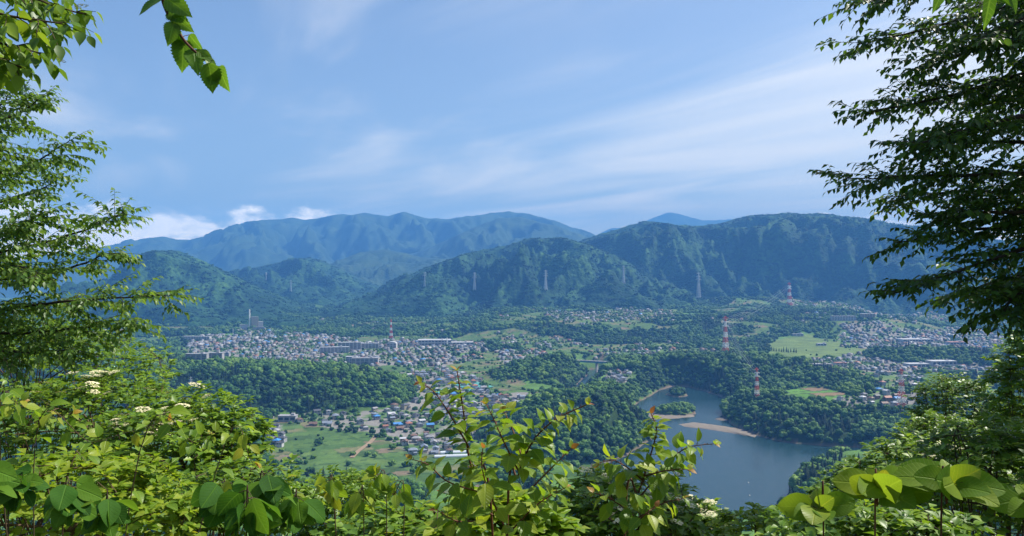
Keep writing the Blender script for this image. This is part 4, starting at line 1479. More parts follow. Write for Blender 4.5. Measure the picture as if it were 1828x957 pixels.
def arm_tip(tw, k, s):
    o_, h_ = tw
    z = h_ * (0.95 - 0.11 * k); L = h_ * (0.085 + 0.018 * k)
    a_ = o_.rotation_euler.z
    return o_.location + Vector((s * L * math.cos(a_), s * L * math.sin(a_), z - h_ * 0.03))


for (n0, n1, txt) in (('d', 'a', 'between the tower in the upper fields and the tower behind the lake'), ('a', 'b', 'between the tower behind the lake and the peninsula tower')):
    for k in range(3):
        for s in (-1, 1):
            wire(arm_tip(T[n0], k, s), arm_tip(T[n1], k, s), 14, 'thin power cable ' + txt)

# buoys on the lake
for (px, py, lab) in ((1338, 885, 'tiny white buoy floating on the lake, nearer one'), (1336, 862, 'tiny white buoy floating on the lake, farther one')):
    x, y = px2w([(px, py)])[0]
    o = empty('buoy', (x, y, 0)); tag(o, lab, 'buoy')
    V, F = tube([(0, 0, -0.4), (0, 0, 0.1), (0, 0, 0.7), (0, 0, 0.9)], [0.5, 0.8, 0.7, 0.1], 8)
    link_obj('float', mesh_np('float', V, F, M['white_paint'], smooth=True), o)
    V, F = tube([(0, 0, 0.9), (0, 0, 1.8)], [0.06, 0.06], 6)
    link_obj('staff', mesh_np('staff', V, F, M['steel']), o)

# ------------------------------------------------------------------ foreground plants
fr = np.random.default_rng(5)
M['leaf_left'] = leaf_mat('left_tree_leaf', (0.065, 0.140, 0.024), (0.110, 0.220, 0.034), (0.185, 0.300, 0.050), 0.48)
M['leaf_right'] = leaf_mat('right_tree_leaf', (0.028, 0.075, 0.014), (0.050, 0.120, 0.018), (0.100, 0.190, 0.026), 0.42)
M['leaf_bush'] = leaf_mat('bush_leaf', (0.070, 0.149, 0.017), (0.142, 0.265, 0.024), (0.263, 0.389, 0.034), 0.42)
M['leaf_dark'] = leaf_mat('dark_bush_leaf', (0.059, 0.125, 0.017), (0.109, 0.217, 0.024), (0.204, 0.331, 0.034), 0.36)
M['leaf_fresh'] = leaf_mat('fresh_leaf', (0.124, 0.246, 0.018), (0.202, 0.330, 0.022), (0.332, 0.408, 0.028), 0.52, veins=0.35)
M['leaf_young'] = leaf_mat('young_leaf', (0.17, 0.29, 0.022), (0.25, 0.34, 0.024), (0.38, 0.37, 0.030), 0.50, veins=0.3)
M['leaf_orange'] = leaf_mat('orange_tip_leaf', (0.40, 0.28, 0.03), (0.44, 0.22, 0.04), (0.36, 0.13, 0.04), 0.45, veins=0.3, tcol=(1, 0.8, 0.4))
M['leaf_broad'] = leaf_mat('broad_leaf', (0.026, 0.090, 0.012), (0.052, 0.150, 0.016), (0.110, 0.225, 0.020), 0.45, rough=0.65, veins=0.3, spec=0.12)
M['leaf_vine'] = leaf_mat('hanging_leaf', (0.085, 0.200, 0.020), (0.120, 0.250, 0.022), (0.160, 0.290, 0.030), 0.55, veins=0.55)
M['leaf_heart'] = leaf_mat('heart_leaf', (0.110, 0.220, 0.018), (0.165, 0.285, 0.020), (0.250, 0.340, 0.026), 0.55, rough=0.6, veins=0.22, spec=0.15)


def leaf_template(kind, fine=True, seed=0):
    g = np.random.default_rng(seed)
    if kind == 'narrow':
        ys, ws = ([0, .18, .45, .75, 1], [0, .19, .26, .16, 0]) if fine else ([0, .45, 1], [0, .28, 0])
    elif kind == 'ovate':
        ys, ws = ([0, .12, .3, .52, .75, .9, 1], [0, .20, .30, .30, .18, .07, 0]) if fine else ([0, .42, 1], [0, .31, 0])
    elif kind in ('broad', 'heart'):
        ys = np.concatenate([[0, 0.02, 0.06], np.linspace(0.12, 0.9, 9), [0.955, 1]])
        a_, b_, W_ = (0.62, 0.85, 0.37) if kind == 'broad' else (0.40, 0.72, 0.45)
        pk = a_ / (a_ + b_)
        ws = W_ * (ys / pk) ** a_ * ((1 - ys) / (1 - pk)) ** b_
    elif kind == 'serrate':
        ys = list(np.linspace(0, 1, 23)); ws = []
        for i, y in enumerate(ys):
            w = 0.33 * math.sin(math.pi * min(1, y ** 0.62)) ** 0.9 if 0 < y < 1 else 0
            if y > 0.75: w *= 1 - 0.35 * (y - 0.75) / 0.25
            ws.append(max(0, w * (1.08 if i % 2 else 0.9)))
        ws[0] = ws[-1] = 0
    ys = np.array(ys); ws = np.array(ws)
    fold = g.uniform(0.06, 0.24) if kind in ('broad', 'heart') else g.uniform(0.12, 0.4)
    curl = g.uniform(0.08, 0.30); tw = g.uniform(-0.25, 0.25); wav = g.uniform(0.0, 0.035)
    V, UV = [], []
    cols = 5 if (fine and kind in ('broad', 'heart', 'serrate')) else 3
    xs_ = np.linspace(-1, 1, cols)
    for y, w in zip(ys, ws):
        for q in xs_:
            x = q * w
            z = fold * abs(x) * (1 if abs(q) > 0.9 else 0.8) - curl * y * y + wav * math.sin(9 * y + 3 * q) * abs(q)
            a = tw * y
            V.append((x * math.cos(a) - z * math.sin(a) * 0.4, y * (1 - 0.12 * curl), z + x * math.sin(a)))
            UV.append((0.5 + x, y, 0))
    F = []
    for i in range(len(ys) - 1):
        for j in range(cols - 1):
            a = i * cols + j
            F.append((a, a + 1, a + cols + 1, a + cols))
    V = np.array(V)
    if kind == 'heart':     # lobes reach back past the petiole
        V[:, 1] -= 0.13 * np.minimum(1, np.abs(V[:, 0]) / 0.2) * np.clip(1 - ys[np.repeat(np.arange(len(ys)), cols)] / 0.3, 0, 1)
    return V, np.array(F), np.array(UV)


def maple_template():
    tips = [(-100, .42), (-55, .72), (0, 1.0), (55, .72), (100, .42)]
    out = []
    for i, (a, r) in enumerate(tips):
        a = math.radians(a)
        if i: 
            am = math.radians((tips[i - 1][0] + tips[i][0]) / 2)
            out.append((0.36 * math.sin(am), 0.36 * math.cos(am)))
        for da, rr in ((-0.24, 0.62), (-0.1, 0.8), (0, 1.0), (0.1, 0.8), (0.24, 0.62)):
            out.append((r * rr * math.sin(a + da), r * rr * math.cos(a + da)))
    out += [(0.12, -0.18), (0, 0), (-0.12, -0.18)]
    V = [(0, 0.12, 0)] + [(x, y, -0.22 * (x * x + y * y) + 0.1 * abs(x)) for x, y in out]
    n = len(out)
    F = np.array([(0, 1 + (i + 1) % n, 1 + i) for i in range(n)])
    V = np.array(V)
    return V, F, np.stack([0.5 + V[:, 0], V[:, 1], 0 * V[:, 0]], -1)


_leafmesh = {}


def leaf_mesh(kind, mat, var):
    key = (kind, mat, var)
    if key not in _leafmesh:
        V, F, UV = maple_template() if kind == 'maple' else leaf_template(kind, True, 300 + var)
        me = mesh_np('leaf', V, F, M[mat], smooth=True)
        add_color(me, UV, 'luv'); add_float(me, np.zeros(len(V)), 'lv')
        _leafmesh[key] = me
    return _leafmesh[key]


def cross3(a, b):
    return np.array((a[1] * b[2] - a[2] * b[1], a[2] * b[0] - a[0] * b[2], a[0] * b[1] - a[1] * b[0]))


def unit(v):
    v = np.asarray(v, float)
    if v.ndim == 1:
        return v / (math.sqrt(v[0] * v[0] + v[1] * v[1] + v[2] * v[2]) + 1e-9)
    return v / (np.linalg.norm(v, axis=-1, keepdims=True) + 1e-9)


class Plant:
    def __init__(self, name, label, cat, base, kind='ovate', mat='leaf_bush', group=None):
        self.o = empty(name, base)
        tag(self.o, label, cat, group)
        self.base = np.array(base, float)
        self.kind = kind; self.mat = mat
        self.tub = []; self.leaves = []; self.flowers = []

    def branch(self, path, r0, r1, sides=5):
        path = np.asarray(path, float)
        n_ = len(path)
        self.tub.append((path, np.linspace(r0, r1, n_), sides))

    def leaf(self, pos, d, nrm, size, mat=None):
        self.leaves.append((pos, d, nrm, size, mat or self.mat))

    def flower(self, pos, size):
        self.flowers.append((pos, size))

    def build(self, n_single=0, twig='twig', stem_name='branches', fine=False):
        o = self.o
        if self.tub:
            V, F, off = [], [], 0
            for p, r, s in self.tub:
                v, f = tube(p - self.base, r, s); V.append(v); F.append(f + off); off += len(v)
            link_obj(stem_name, mesh_np(stem_name, np.vstack(V), np.vstack(F), M[twig], smooth=True), o)
        if not self.leaves:
            return o
        pos = np.array([l[0] for l in self.leaves], float); d = unit(np.array([l[1] for l in self.leaves]))
        nr = np.array([l[2] for l in self.leaves], float); sz = np.array([l[3] for l in self.leaves]); mt = [l[4] for l in self.leaves]
        sd_ = unit(np.cross(d, nr)); nr = unit(np.cross(sd_, d))
        px, py = proj(pos[:, 0], np.maximum(pos[:, 1], 0.1), pos[:, 2])
        infr = (px > -20) & (px < 1850) & (py > -20) & (py < 975)
        score = sz / np.maximum(pos[:, 1], 0.1) * (1 + 0.3 * fr.random(len(sz))) + 10 * infr
        order_ = np.argsort(-score)
        if n_single:
            # nearest first among those in the picture
            vis_ = np.nonzero(infr)[0]
            vis_ = vis_[np.argsort(pos[vis_, 1] / (sz[vis_] + 1e-6))]
            single = vis_[:n_single]
        else:
            single = np.array([], int)
        rest_ = np.setdiff1d(np.arange(len(sz)), single)
        for i in single:
            q = link_obj('leaf', leaf_mesh(self.kind, mt[i], int(fr.integers(0, 5))), o)
            mw = Matrix(((sd_[i][0], d[i][0], nr[i][0], pos[i][0] - self.base[0]), (sd_[i][1], d[i][1], nr[i][1], pos[i][1] - self.base[1]), (sd_[i][2], d[i][2], nr[i][2], pos[i][2] - self.base[2]), (0, 0, 0, 1)))
            q.matrix_local = mw @ Matrix.Diagonal((sz[i], sz[i], sz[i], 1))
        if len(rest_):
            mats_ = sorted(set(mt[i] for i in rest_))
            Vs, Fs, Ms, U, LV, off = [], [], [], [], [], 0
            for mi, mname in enumerate(mats_):
                sel = np.array([i for i in rest_ if mt[i] == mname])
                grp_ = fr.integers(0, 3, len(sel))
                for gv_ in range(3):
                    ss = sel[grp_ == gv_]
                    if not len(ss): continue
                    V, F, UV = maple_template() if self.kind == 'maple' else leaf_template(self.kind, fine, 300 + gv_)
                    W = pos[ss][:, None, :] + sz[ss][:, None, None] * (V[None, :, 0:1] * sd_[ss][:, None, :] + V[None, :, 1:2] * d[ss][:, None, :] + V[None, :, 2:3] * nr[ss][:, None, :])
                    Vs.append(W.reshape(-1, 3) - self.base)
                    Fs.append((F[None] + (np.arange(len(ss)) * len(V))[:, None, None] + off).reshape(-1, F.shape[1]))
                    off += len(ss) * len(V)
                    Ms += [mi] * (len(ss) * len(F))
                    U.append(np.tile(UV, (len(ss), 1))); LV.append(np.repeat(fr.random(len(ss)), len(V)))
            me = mesh_np('foliage', np.vstack(Vs), np.vstack(Fs), [M[m] for m in mats_], Ms, smooth=True)
            add_color(me, np.vstack(U), 'luv'); add_float(me, np.concatenate(LV), 'lv')
            q = link_obj('foliage', me, o); q['kind'] = 'stuff'
        for p, s in self.flowers:
            q = link_obj('flower_cluster', FLOWER[int(fr.integers(0, 3))], o)
            q.location = Vector(p) - Vector(self.base); q.scale = (s, s, s); q.rotation_euler = (fr.uniform(-.3, .3), fr.uniform(-.3, .3), fr.uniform(0, 6))
        return o


def flower_mesh(seed):
    g = np.random.default_rng(seed)
    V, F, off = [], [], 0
    for i in range(46):
        a = g.uniform(0, 6.28); q = math.sqrt(g.uniform(0, 1))
        c = np.array([q * math.cos(a) * 0.5, q * math.sin(a) * 0.5, 0.10 * (1 - q * q) + g.uniform(-0.03, 0.03)])
        for k in range(4):
            t = a + k * math.pi / 2
            dd = np.array([math.cos(t), math.sin(t), g.uniform(-0.1, 0.35)]) * 0.085
            ss = np.array([-math.sin(t), math.cos(t), 0]) * 0.035
            V += [c, c + dd * 0.6 + ss, c + dd, c + dd * 0.6 - ss]
            F.append((off, off + 1, off + 2, off + 3)); off += 4
    return mesh_np('flower_cluster', np.array(V), np.array(F), M['cream'])


FLOWER = [flower_mesh(s) for s in (1, 2, 3)]


def smooth_path(pts, n):
    p = np.array([tuple(q) for q in pts], float)
    if len(p) == 2:
        t = np.linspace(0, 1, n)[:, None]
        return p[0] * (1 - t) + p[1] * t
    pp = np.vstack([2 * p[0] - p[1], p, 2 * p[-1] - p[-2]])
    out = []
    m = len(p) - 1
    for u in np.linspace(0, m - 1e-6, n):
        i = int(u); t = u - i
        a, b, c, d_ = pp[i], pp[i + 1], pp[i + 2], pp[i + 3]
        out.append(0.5 * ((2 * b) + (-a + c) * t + (2 * a - 5 * b + 4 * c - d_) * t * t + (-a + 3 * b - 3 * c + d_) * t ** 3))
    return np.array(out)


UP = np.array([0, 0, 1.0])


def twig_with_leaves(pl, p0, dirv, length, leaf_size, leaf_step, droop, r=0.003, hang=0.6, mat=None, tipmat=None, tipn=0, spread=0.9):
    nseg = max(4, int(length / 0.08))
    pts = [np.array(p0, float)]
    dv = unit(dirv)
    for i in range(nseg):
        dv = unit(dv + np.array([0, 0, -droop]) / nseg + fr.normal(0, 0.06, 3))
        pts.append(pts[-1] + dv * length / nseg)
    pts = np.array(pts)
    pl.branch(pts, r, r * 0.4, 3)
    L = length; nl = max(2, int(L / leaf_step))
    for i in range(nl + 1):
        t = (0.12 + 0.88 * i / nl) * nseg
        k = min(nseg - 1, int(t)); q = pts[k] + (pts[k + 1] - pts[k]) * (t - k)
        tg = unit(pts[k + 1] - pts[k])
        s = unit(cross3(tg, UP)) * (1 if i % 2 else -1)
        if i == nl: s = s * 0.15
        ld = unit(tg * 0.65 + s * spread + fr.normal(0, 0.22, 3) + np.array([0, 0, -hang]))
        nn = unit(UP * 1.0 + s * 0.2 + fr.normal(0, 0.35, 3))
        m_ = tipmat if (tipmat and i > nl - tipn) else mat
        pl.leaf(q, ld, nn, leaf_size * fr.uniform(0.65, 1.15), m_)
    return pts


def spray(pl, pts_px, r0, twig_len, twig_step, leaf, leaf_step, droop=0.5, hang=0.6, t0=0.12, sub=True, tip_r=0.004):
    pts = [P(*q) for q in pts_px]
    Ltot = sum((b - a).length for a, b in zip(pts[:-1], pts[1:]))
    n_ = max(12, int(Ltot / 0.07))
    path = smooth_path(pts, n_)
    path += np.cumsum(fr.normal(0, 0.004, path.shape), axis=0)
    pl.branch(path, r0, tip_r, 6)
    ns = int(Ltot / twig_step)
    for i in range(ns + 1):
        t = t0 + (1 - t0) * i / ns
        k = min(n_ - 2, int(t * (n_ - 1)))
        tg = unit(path[k + 1] - path[k])
        s = unit(cross3(tg, UP)) * (1 if i % 2 else -1)
        tl = twig_len * (1.0 - 0.6 * t) * fr.uniform(0.5, 1.25)
        if i == ns: s = s * 0.05
        dv = unit(tg * 0.75 + s * fr.uniform(0.4, 1.0) + UP * fr.normal(0.12, 0.28) + fr.normal(0, 0.15, 3))
        tp = twig_with_leaves(pl, path[k], dv, tl, leaf, leaf_step, droop, 0.004, hang)
        if sub and tl > 0.3:
            for j in range(int(tl / 0.16)):
                kk = int(fr.uniform(0.15, 0.85) * (len(tp) - 1))
                t2 = unit(tp[kk + 1] - tp[kk])
                s2 = unit(cross3(t2, UP)) * (1 if j % 2 else -1)
                twig_with_leaves(pl, tp[kk], unit(t2 * 0.8 + s2 * 0.8 + UP * fr.normal(0.05, 0.3)), tl * fr.uniform(0.3, 0.55), leaf, leaf_step, droop, 0.0025, hang)


def bush(pl, cpx, cpy, d, rx, ry, rd, ncl, leaf, nleaf=9, flowers=0, upb=0.3, mat=None, fl_size=0.11, young=0.0, lift=0.25, shell=0.45):
    """crown filled with leaf whorls on twigs, carried by limbs from one stem"""
    c = np.array(P(cpx, cpy, d)); m = d / FPX
    R = np.array([rx * m, rd, ry * m])
    lump = [(unit(fr.normal(size=3)), fr.uniform(0.0, 0.28)) for _ in range(9)]
    pos = []
    while len(pos) < ncl:
        v = unit(fr.normal(size=3))
        if v[2] < -0.55: continue
        k = 1 - sum(a * max(0, v @ u_) ** 6 for u_, a in lump)
        q = fr.uniform(shell, 1.0) ** 0.6 * k * fr.uniform(0.9, 1.08)
        pos.append((c + v * q * R, v, q))
    root = pl.base
    top = c - np.array([0, 0, 0.35 * R[2]])
    stem = smooth_path([root, root * 0.6 + top * 0.4 + fr.normal(0, 0.1, 3), top], 12)
    pl.branch(stem, 0.02 + 0.012 * (R[0] + R[2]), 0.02, 7)
    limbs = []
    for i in range(max(6, ncl // 14)):
        e = pos[fr.integers(0, ncl)]
        b = stem[fr.integers(5, 12)]
        mid = (b + e[0]) / 2 + fr.normal(0, 0.06, 3) * R.max() + np.array([0, 0, 0.05])
        lp = smooth_path([b, mid, e[0]], 9)
        pl.branch(lp, 0.014, 0.004, 5)
        limbs.append(lp)
    LP = np.vstack(limbs)
    tops = sorted(range(ncl), key=lambda i: -(pos[i][1][2] + 0.6 * pos[i][2] - 0.5 * pos[i][1][1]))
    fset = set(tops[:int(flowers * 2.5)])
    fset = set(list(fr.permutation(list(fset)))[:flowers]) if flowers else set()
    for i, (p, v, q) in enumerate(pos):
        near_ = LP[np.argmin(((LP - p) ** 2).sum(1))]
        if i % 2 == 0:
            pl.branch(smooth_path([near_, p], 3), 0.004, 0.002, 3)
        yng = fr.random() < young
        for j in range(nleaf):
            a = j * 2.4 + fr.uniform(0, 1)
            hd = np.array([math.cos(a), math.sin(a), 0])
            ld = unit(hd + 0.45 * v + UP * fr.normal(upb * (1 - j / nleaf) - lift * 0.5, 0.25))
            nn = unit(UP + 0.35 * v + fr.normal(0, 0.3, 3))
            pl.leaf(p + hd * leaf * 0.15 + v * fr.uniform(-0.1, 0.03) * leaf * 6, ld, nn, leaf * fr.uniform(0.6, 1.15), ('leaf_young' if yng and j > nleaf * 0.45 else mat))
        if i in fset:
            pl.flower(p + UP * leaf * 0.35, fl_size * fr.uniform(0.7, 1.3))


def shoot(pl, pts_px, r0, leaf, n_leaf, t0=0.1, tip=3, hang=0.25, taper=0.55, petiole=0.25, tipmat='leaf_young', endmat='leaf_orange', mat=None, ang=2.4, spread=1.0, face=0.0):
    pts = [P(*q) if isinstance(q, tuple) else q for q in pts_px]
    path = smooth_path(pts, 26)
    pl.branch(path, r0, r0 * 0.35, 6)
    ph = fr.uniform(0, 6)
    for i in range(n_leaf):
        t = t0 + (1 - t0) * (i + 0.5 * fr.random()) / n_leaf
        k = min(24, int(t * 25))
        q = path[k]; tg = unit(path[k + 1] - path[k])
        a = ph + i * ang
        e1 = unit(cross3(tg, np.array([0.2, 0.9, 0.3]))); e2 = cross3(tg, e1)
        out = math.cos(a) * e1 + math.sin(a) * e2
        sz = leaf * (1 - taper * t ** 2) * fr.uniform(0.75, 1.15)
        pd = unit(out * spread + tg * 0.5 + UP * 0.1)
        q2 = q + pd * sz * petiole
        pl.branch(np.array([q, (q + q2) / 2 + UP * 0.002, q2]), 0.0016, 0.0011, 3)
        ld = unit(out * spread + tg * 0.35 + UP * (-hang) + fr.normal(0, 0.16, 3))
        nn = unit(UP * (0.9 - 0.5 * face) + tg * 0.4 * (1 - face) - np.array([0, 0.25 + 0.8 * face, 0]) + fr.normal(0, 0.28, 3))
        left = n_leaf - i
        if left <= 3:
            ld = unit(out * 0.7 + tg * (1.3 - 0.3 * left) + fr.normal(0, 0.1, 3)); q2 = path[-1]; sz *= 0.8
        m_ = endmat if left <= max(1, tip // 6) and endmat else (tipmat if left <= tip else mat)
        pl.leaf(q2, ld, nn, sz, m_)


def root_at(px, d, dx=0.0):
    x = (px - CX) / FPX * d + dx
    return (x, d, h1(x, d))


# --- left tree, trunk just outside the picture
pl = Plant('broadleaf_tree', 'tall tree with drooping small leaves reaching in along the left edge', 'tree', root_at(-330, 9.0), 'narrow', 'leaf_left')
tb = np.array(P(-330, 420, 9.0))
pl.branch(smooth_path([pl.base, (pl.base + tb) / 2 + np.array([0.15, 0, 0]), tb, np.array(P(-300, -200, 9.0))], 20), 0.16, 0.06, 9)
for lim in (
        [(-330, 330, 9.0), (-120, 255, 8.8), (30, 200, 8.6), (77, 165, 8.5)],
        [(-330, 420, 9.0), (-120, 350, 8.9), (50, 300, 8.8), (137, 258, 8.6)],
        [(-330, 440, 9.0), (-120, 380, 9.4), (40, 350, 9.5), (105, 318, 9.5)],
        [(-330, 500, 9.0), (-110, 460, 8.8), (40, 440, 8.7), (160, 405, 8.5), (223, 374, 8.3)],
        [(-330, 480, 9.0), (-100, 430, 8.4), (30, 400, 8.2), (75, 372, 8.0)],
        [(-330, 540, 9.0), (-100, 510, 9.3), (60, 490, 9.3), (170, 462, 9.2), (190, 452, 9.2)],
        [(-330, 580, 9.0), (-100, 560, 8.6), (60, 540, 8.4), (200, 527, 8.2), (305, 524, 8.0)],
        [(-330, 600, 9.0), (-100, 590, 8.8), (60, 590, 8.6), (180, 580, 8.5), (245, 582, 8.4)],
        [(-330, 640, 9.0), (-100, 620, 8.5), (60, 630, 8.2), (145, 625, 8.0)],
        [(-330, 260, 9.0), (-150, 215, 9.0), (-20, 190, 8.9), (15, 160, 8.8)],
        [(-330, 520, 9.0), (-150, 480, 8.2), (0, 470, 8.0), (65, 480, 7.9)],
        [(-330, 470, 9.0), (-150, 400, 9.6), (0, 330, 9.8), (45, 290, 9.8)],
        [(-330, 560, 9.0), (-150, 560, 9.6), (20, 560, 9.8), (105, 555, 9.8)],
        [(-330, 300, 9.0), (-180, 290, 8.4), (-40, 270, 8.2), (-5, 262, 8.1)],
):
    spray(pl, lim, 0.026, 0.78, 0.074, 0.080, 0.036, droop=0.30, hang=0.5)
pl.build(300, 'bark')

# --- right tree, darker, trunk outside the picture
pl = Plant('broadleaf_tree', 'dark tree with long drooping leafy boughs filling the upper right', 'tree', root_at(2150, 7.6), 'narrow', 'leaf_right')
tb = np.array(P(2150, 300, 7.6))
pl.branch(smooth_path([pl.base, (pl.base + tb) / 2 + np.array([-0.15, 0.1, 0]), tb, np.array(P(2080, -500, 7.6))], 20), 0.19, 0.08, 9)
for lim in (
        [(2120, -250, 7.6), (1900, -120, 7.4), (1680, -40, 7.2), (1535, 8, 7.0)],
        [(2140, -100, 7.6), (1900, -20, 7.8), (1700, 40, 7.9), (1530, 76, 8.0)],
        [(2140, 0, 7.6), (1920, 60, 7.2), (1740, 90, 7.0), (1645, 110, 6.9)],
        [(2140, 120, 7.6), (1900, 120, 7.6), (1700, 170, 7.5), (1541, 208, 7.4)],
        [(2140, 150, 7.6), (1920, 170, 8.2), (1750, 190, 8.4), (1615, 178, 8.5)],
        [(2140, 220, 7.6), (1900, 200, 7.0), (1740, 235, 6.8), (1635, 262, 6.7)],
        [(2140, 250, 7.6), (1900, 250, 8.0), (1760, 250, 8.2), (1695, 240, 8.3)],
        [(2140, 330, 7.6), (1900, 315, 7.4), (1680, 316, 7.2), (1512, 318, 7.0)],
        [(2140, 350, 7.6), (1900, 350, 8.0), (1720, 345, 8.2), (1585, 352, 8.3)],
        [(2140, 380, 7.6), (1920, 380, 7.2), (1760, 385, 7.0), (1675, 400, 6.9)],
        [(2140, 400, 7.6), (1900, 395, 7.6), (1730, 410, 7.7), (1601, 432, 7.8)],
        [(2140, 450, 7.6), (1900, 430, 7.2), (1740, 470, 7.0), (1595, 521, 6.9)],
        [(2140, 470, 7.6), (1920, 470, 8.0), (1790, 500, 8.1), (1695, 535, 8.2)],
        [(2140, 500, 7.6), (1920, 500, 7.0), (1820, 520, 6.9), (1785, 556, 6.8)],
        [(2120, -200, 7.6), (1950, -80, 8.2), (1800, -10, 8.4), (1695, 30, 8.5)],
        [(2120, -150, 7.6), (1950, -60, 6.8), (1840, 20, 6.6), (1775, 70, 6.5)],
        [(2120, 60, 7.6), (1960, 90, 8.3), (1850, 130, 8.5), (1755, 140, 8.6)],
        [(2120, 560, 7.6), (1960, 540, 7.4), (1880, 545, 7.2), (1845, 560, 7.1)],
        [(2120, -300, 7.6), (1900, -200, 7.8), (1720, -110, 7.9), (1615, -40, 7.9)],
):
    spray(pl, lim, 0.035, 0.90, 0.070, 0.086, 0.039, droop=0.22, hang=0.4)
pl.build(300, 'bark')

# --- dogwood bough at the top left
pl = Plant('dogwood_tree', 'broad-leaved bough with white flower heads hanging in at top left corner', 'tree', root_at(-260, 4.4), 'ovate', 'leaf_bush')
tb = np.array(P(-260, 60, 4.4))
pl.branch(smooth_path([pl.base, (pl.base + tb) / 2 + np.array([-0.1, 0, 0]), tb, np.array(P(-230, -350, 4.4))], 16), 0.09, 0.05, 8)
for lim in (
        [(-260, -40, 4.4), (-110, -30, 4.4), (30, -10, 4.4), (150, 20, 4.4)],
        [(-260, 20, 4.4), (-100, 10, 4.3), (20, 30, 4.2), (110, 50, 4.2)],
        [(-260, 60, 4.4), (-110, 60, 4.6), (0, 70, 4.6), (90, 100, 4.6)],
        [(-260, 80, 4.4), (-120, 90, 4.4), (-20, 100, 4.4), (40, 120, 4.4)],
        [(-260, -80, 4.4), (-110, -70, 4.6), (20, -50, 4.7), (120, -30, 4.7)],
):
    spray(pl, lim, 0.012, 0.42, 0.06, 0.098, 0.045, droop=0.6, hang=0.7, sub=True)
pl.flower(np.array(P(145, 12, 4.3)), 0.075); pl.flower(np.array(P(105, 107, 4.4)), 0.075); pl.flower(np.array(P(30, -4, 4.3)), 0.08)
pl.build(260, 'twig', fine=True)

# --- hanging twig with serrated leaves, top
pl = Plant('overhanging_branch', 'slender hanging twig with bright toothed leaves against the sky at top left', 'branch', (-2.6, 0.9, h1(-2.6, 0.9)), 'serrate', 'leaf_vine')
tr = [pl.base, pl.base + np.array([0.1, 0.1, 2.2]), pl.base + np.array([0.6, 0.8, 3.4])]
stem = smooth_path(tr + [np.array(P(270, -90, 2.3)), np.array(P(291, 2, 2.3)), np.array(P(312, 45, 2.3)), np.array(P(332, 76, 2.3)), np.array(P(362, 104, 2.3)), np.array(P(384, 122, 2.3)), np.array(P(396, 140, 2.3))], 60)
pl.branch(stem[:25], 0.03, 0.006, 8); pl.branch(stem[24:], 0.006, 0.0014, 6)
# (base px, tip px, normal tilt)
for (a, b, n0, s0) in (((289, -2), (238, 22), (0.1, -0.5, 1), 1.0), ((296, -4), (345, 30), (-.6, -.7, .5), 1.0), ((308, 28), (346, 58), (-.5, -.8, .4), 1.0), ((310, 40), (300, 84), (.5, -.9, .2), 0.85),
                       ((318, 50), (325, 92), (-.5, -.8, 0), 0.8), ((328, 70), (324, 136), (.3, -1, .1), 1.0), ((338, 62), (362, 94), (-.6, -.7, .3), 1.0), ((352, 92), (384, 108), (-.3, -.8, .6), 1.0),
                       ((372, 112), (384, 176), (.4, -1, .1), 0.95), ((392, 118), (404, 168), (-.5, -.9, .1), 0.9), ((380, 120), (378, 150), (.6, -.8, .1), 0.8), ((284, -30), (330, -8), (0, -.6, 1), 1.0), ((302, 14), (334, 40), (-.4, -.9, .3), 1.0), ((322, 62), (310, 100), (.5, -.8, .2), 1.0), ((346, 88), (352, 128), (.3, -1, .2), 1.0), ((388, 126), (398, 158), (-.2, -1, .2), 1.0), ((366, 106), (396, 124), (-.4, -.8, .5), 1.0)):
    pa, pb = np.array(P(*a, 2.3 + fr.uniform(-.04, .04))), np.array(P(*b, 2.3 + fr.uniform(-.05, .05)))
    k = stem[np.argmin(((stem - pa) ** 2).sum(1))]
    pl.branch(np.array([k, (k + pa) / 2, pa]), 0.0012, 0.001, 4)
    pl.leaf(pa, pb - pa, np.array(n0), np.linalg.norm(pb - pa) * 0.92)
pl.build(300, 'redtwig', 'stem', True)

# --- maple leaves at the top right
pl = Plant('overhanging_branch', 'bright lobed maple leaves dangling at the top right corner', 'branch', (2.9, 0.8, h1(2.9, 0.8)), 'maple', 'leaf_vine')
stem = smooth_path([pl.base, pl.base + np.array([0, 0.2, 2.4]), np.array(P(1900, -120, 2.1)), np.array(P(1790, -45, 2.1)), np.array(P(1700, -30, 2.1))], 30)
pl.branch(stem, 0.03, 0.002, 7)
for (a, b) in (((1770, -22), (1762, 44)), ((1800, -20), (1808, 22)), ((1730, -22), (1716, 10)), ((1690, -30), (1672, 18)), ((1752, -30), (1735, -2)), ((1830, -30), (1826, 12))):
    pa, pb = np.array(P(*a, 2.1)), np.array(P(*b, 2.08))
    k = stem[np.argmin(((stem - pa) ** 2).sum(1))]
    pl.branch(np.array([k, (k + pa) / 2, pa]), 0.0013, 0.001, 4)
    pl.leaf(pa, pb - pa + fr.normal(0, 0.01, 3), np.array((fr.uniform(-.3, .3), -1, 0.35)), np.linalg.norm(pb - pa) * 1.0)
pl.build(300, 'redtwig', 'stem', True)

# --- bushes of the left slope
def mk_bush(label, cpx, cpy, d, rx, ry, rd, ncl, leaf, n_single=0, kind='ovate', mat='leaf_bush', rpx=None, name='shrub', cat='shrub', fine=False, **kw):
    pl = Plant(name, label, cat, root_at(cpx if rpx is None else rpx, d), kind, mat)
    bush(pl, cpx, cpy, d, rx, ry, rd, ncl, leaf, **kw)
    return pl.build(n_single, 'twig', fine=fine)


